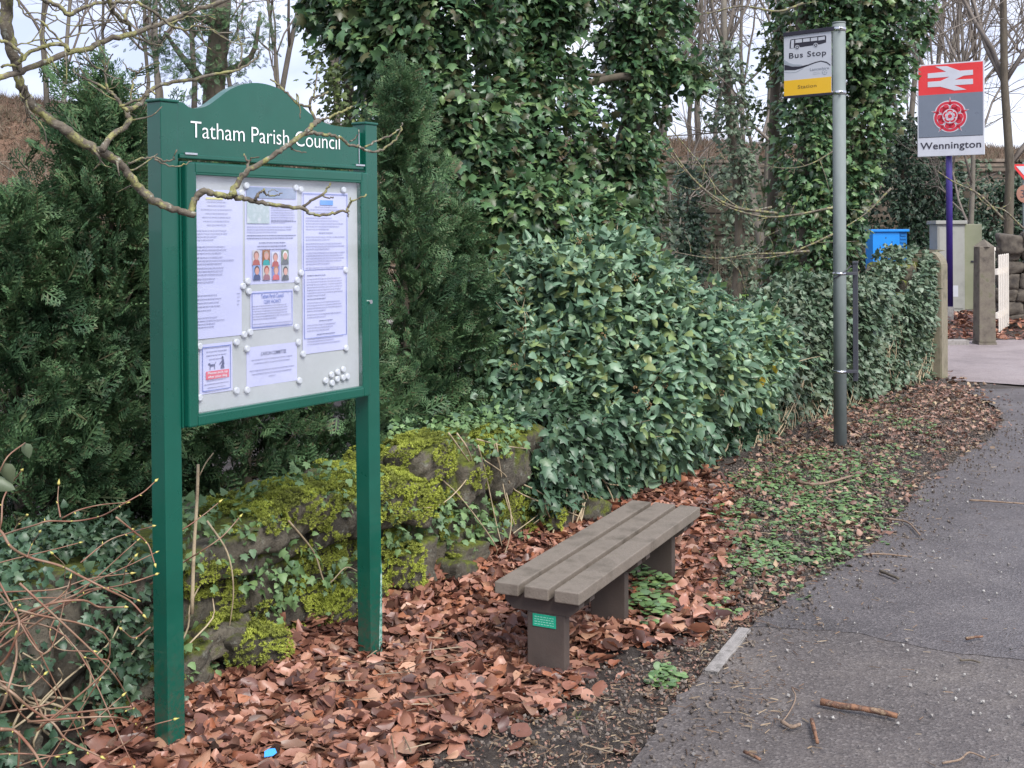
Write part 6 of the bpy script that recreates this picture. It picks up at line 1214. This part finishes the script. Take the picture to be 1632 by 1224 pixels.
# ------------------------------------------------------------------ overhanging mossy branches
fb = thing('overhanging_tree', 'lichen covered tree branches reaching over the notice board from the left', 'tree', (-2.0, 3.0, 0))
def zA(p): return (p[0] / 2.914, p[1] / 2.914)
def zB(p): return (p[0] / 3.824 + 220, p[1] / 3.824 + 120)
limbs = []; twigs = []
def limb(conv, pts, w0, w1, Y0, Y1, kind=0, tw=.0, sides=10):
    n_ = len(pts); W3 = [at(*conv(p_), Y0 + (Y1 - Y0) * i / (n_ - 1)) for i, p_ in enumerate(pts)]; rr = np.linspace(w0, w1, n_) / FPX * (Y0 + Y1) / 2; rr = rr * (1 + rng.uniform(-.1, .16, n_)); tp, tr_ = spline(W3, rr, 5); tp = tp + rnd(len(tp), .0016)
    (limbs if kind == 0 else twigs).append(tube(tp, tr_, sides if kind == 0 else 6, .13 if kind == 0 else .08))
    if tw:
        for k in range(3, len(tp) - 1, 4):
            if rng.random() < tw:
                d_ = unit(unit(tp[k] - tp[k - 1]) * .6 + rnd(1, .6)[0]); L = rng.uniform(.03, .13); e = tp[k] + d_ * L; m_ = (tp[k] + e) / 2 + rnd(1, .012)[0]; q_ = spline([tp[k], m_, e], None, 3); twigs.append(tube(q_, np.linspace(max(.0018, tr_[k] * .35), .0016, len(q_)), 5))
                if rng.random() < .5: e2 = m_ + unit(d_ + rnd(1, .7)[0]) * L * .5; twigs.append(tube(np.array([m_, (m_ + e2) / 2 + rnd(1, .004)[0], e2]), [.0018, .0016, .0014], 5))
limb(zA, [(-60, -300), (30, -60), (28, 100), (45, 210), (75, 290), (90, 380), (130, 460), (200, 530), (300, 600), (380, 660), (460, 700), (540, 745), (590, 800), (660, 890), (740, 945), (820, 975), (905, 1000)], 8.5, 6.2, 2.95, 3.3, tw=.35)
limb(zA, [(885, 990), (905, 930), (940, 892), (1000, 900), (1060, 914), (1100, 893)], 5.8, 4.8, 3.3, 3.32)
limb(zB, [(570, 735), (620, 640), (665, 585), (760, 530), (850, 470), (920, 420), (1000, 365), (1060, 310), (1105, 272)], 4.9, 3.6, 3.32, 3.45)
limb(zB, [(1095, 275), (1150, 262), (1200, 240), (1260, 215), (1310, 190)], 2.6, 1.8, 3.45, 3.5, 1)
limb(zB, [(1090, 272), (1050, 205), (1055, 150), (1085, 130), (1120, 120), (1160, 98)], 2.6, 1.6, 3.45, 3.5, 1)
limb(zB, [(1055, 190), (1000, 185), (955, 160), (900, 100), (850, 55), (800, 22)], 2.2, 1.2, 3.45, 3.5, 1)
limb(zB, [(1068, 150), (1078, 90), (1085, 40), (1095, -60)], 1.8, 1.1, 3.45, 3.5, 1)
limb(zB, [(965, 165), (970, 110), (985, 200), (990, 265)], 1.2, .9, 3.45, 3.45, 1)
limb(zB, [(1015, 355), (1080, 352), (1150, 362), (1230, 382), (1290, 422), (1350, 438), (1400, 462), (1440, 465), (1500, 448), (1560, 402), (1605, 330)], 3.2, 1.6, 3.42, 3.6, 1)
limb(zB, [(1380, 436), (1450, 405), (1530, 372), (1590, 332), (1612, 290)], 1.9, 1.1, 3.55, 3.65, 1)
limb(zB, [(1290, 405), (1330, 375), (1350, 335)], 1.4, .9, 3.5, 3.5, 1)
limb(zB, [(580, 735), (640, 750), (700, 765), (800, 785), (900, 800), (1000, 810), (1050, 842), (1120, 852), (1200, 838), (1290, 825)], 4.4, 1.9, 3.32, 3.5)
limb(zB, [(1010, 805), (1060, 760), (1120, 735), (1150, 690), (1178, 655)], 2.4, 1.5, 3.42, 3.46, 1); limb(zB, [(1125, 735), (1160, 748), (1192, 742)], 1.4, 1.0, 3.44, 3.45, 1)
limb(zB, [(1275, 828), (1295, 775), (1340, 755), (1388, 728)], 1.8, 1.4, 3.5, 3.52, 1); limb(zB, [(1297, 775), (1296, 745)], 1.1, 1.0, 3.5, 3.5, 1); limb(zB, [(1270, 826), (1282, 862)], 1.5, 1.1, 3.5, 3.5, 1)
limb(zB, [(710, 762), (735, 722), (770, 695)], 2.8, 2.0, 3.34, 3.36, 1); limb(zB, [(765, 705), (785, 730), (830, 736), (875, 722)], 1.5, .9, 3.36, 3.38, 1); limb(zB, [(790, 728), (805, 700), (850, 705)], .7, .5, 3.36, 3.36, 1)
limb(zB, [(668, 590), (668, 530), (640, 478)], 2.8, 1.2, 3.36, 3.38, 1); limb(zB, [(668, 525), (700, 508), (745, 498)], 1.8, 1.0, 3.37, 3.38, 1); limb(zB, [(925, 440), (965, 462), (1022, 474)], 1.4, .9, 3.42, 3.42, 1)
limb(zA, [(590, 760), (660, 735), (720, 735), (760, 750), (800, 740), (820, 698)], 2.0, 1.2, 3.2, 3.25, 1); limb(zA, [(720, 740), (760, 760), (830, 770), (893, 748)], 1.8, 1.1, 3.22, 3.25, 1)
limb(zA, [(470, 700), (510, 635), (570, 595), (600, 560), (590, 510), (645, 487), (690, 432), (740, 398), (850, 375), (980, 350), (1080, 330), (1150, 300), (1205, 258)], 5.0, 1.6, 3.12, 3.5, tw=.3)
limb(zA, [(1108, 322), (1118, 280), (1122, 225), (1108, 165)], 1.6, 1.3, 3.46, 3.5, 1); limb(zA, [(595, 515), (565, 488), (540, 450), (500, 418), (440, 385), (380, 360), (330, 322)], 3.2, 1.3, 3.15, 3.2, 1, .6)
limb(zA, [(500, 418), (488, 345), (500, 300), (522, 255)], 1.8, 1.0, 3.17, 3.2, 1, .5); limb(zA, [(690, 435), (640, 465), (555, 492)], 2.0, 2.4, 3.16, 3.15, 1); limb(zA, [(612, 475), (612, 390), (640, 335), (668, 290)], 2.0, 1.2, 3.16, 3.18, 1, .8); limb(zA, [(640, 335), (600, 320), (570, 290)], 1.3, .9, 3.17, 3.18, 1)
limb(zA, [(720, 440), (690, 410), (650, 390)], 1.8, 1.0, 3.2, 3.2, 1)
limb(zA, [(-120, 400), (0, 358), (100, 332), (200, 290), (320, 248), (420, 222), (480, 188), (600, 160), (700, 128), (800, 90), (900, 45), (1030, 5), (1150, -60)], 4.5, 3.6, 2.9, 3.4, tw=.4)
limb(zA, [(80, 300), (130, 250), (200, 218), (290, 205), (325, 240)], 3.6, 3.0, 2.95, 3.0); limb(zA, [(-60, 150), (0, 185), (50, 205), (100, 250), (95, 290)], 3, 2.2, 2.9, 2.95, 1)
limb(zA, [(150, -40), (200, 0), (260, 20), (320, 65), (400, 30), (500, 12), (570, 12), (640, 15), (720, 60), (760, 95), (850, 140), (920, 118), (1000, 150), (1080, 152)], 3.8, 1.4, 3.0, 3.3, 0, .35, 8)
limb(zA, [(490, -40), (520, 40), (560, 90), (600, 115), (612, 160), (680, 195), (760, 215)], 4.2, 1.4, 3.1, 3.3, 0, .4); limb(zA, [(580, 95), (590, 50), (640, -20)], 2.8, 2.0, 3.1, 3.15, 1)
limb(zA, [(70, -20), (110, 60), (190, 105), (240, 150), (310, 225)], 1.8, 1.6, 2.95, 3.0, 1, .6); limb(zA, [(120, 60), (240, 70), (330, 120), (480, 110), (520, 85)], 1.2, .8, 3.0, 3.1, 1, .7); limb(zA, [(50, 215), (170, 190), (300, 175), (420, 140), (520, 90)], 1.6, 1.0, 2.95, 3.1, 1, .7)
limb(zA, [(95, 430), (130, 490), (135, 540), (110, 570)], 1.6, 1.0, 3.0, 3.02, 1, .5); limb(zA, [(0, 310), (60, 300), (90, 330)], 2.2, 1.8, 2.95, 2.97, 1); limb(zA, [(390, 260), (430, 300), (480, 330), (500, 360)], 1.3, .9, 3.0, 3.1, 1, .6); limb(zA, [(700, 125), (790, 110), (870, 80), (1000, 70)], 1.6, .9, 3.2, 3.3, 1, .7)
limb(zA, [(-80, 720), (0, 755), (60, 800), (90, 830)], 1.8, .9, 3.0, 3.0, 1, .3)
npobj('limbs', limbs, M['mossbark'], fb); npobj('twigs', twigs, M['mossbark'], fb)
# the trunk stands just outside the picture
tp, tr_ = spline([(-2.1, 3.05, -.1), (-2.05, 3.0, 1.2), (-1.95, 2.98, 2.2), (-1.75, 2.95, 3.2)], [.13, .11, .10, .07], 5); tk = [tube(tp, tr_, 14, .06)]
for (a, b) in ((at(-20.6, -103, 2.95), (-1.85, 2.96, 2.7)), (at(-41, 137, 2.9), (-1.95, 2.98, 2.1)), (at(51, -14, 3.0), (-1.75, 2.95, 3.1)), (at(168, -14, 3.1), (-1.76, 2.95, 3.15)), (at(24, -7, 2.95), (-1.76, 2.95, 3.12)), (at(-27, 247, 3.0), (-2.0, 2.98, 1.8))):
    a = np.array(a); b = np.array(b); q_ = spline([b, (a + b) / 2 + [0, 0, .04], a], None, 4); tk.append(tube(q_, np.linspace(.03, .012, len(q_)), 8, .1))
npobj('trunk', tk, M['mossbark'], fb)
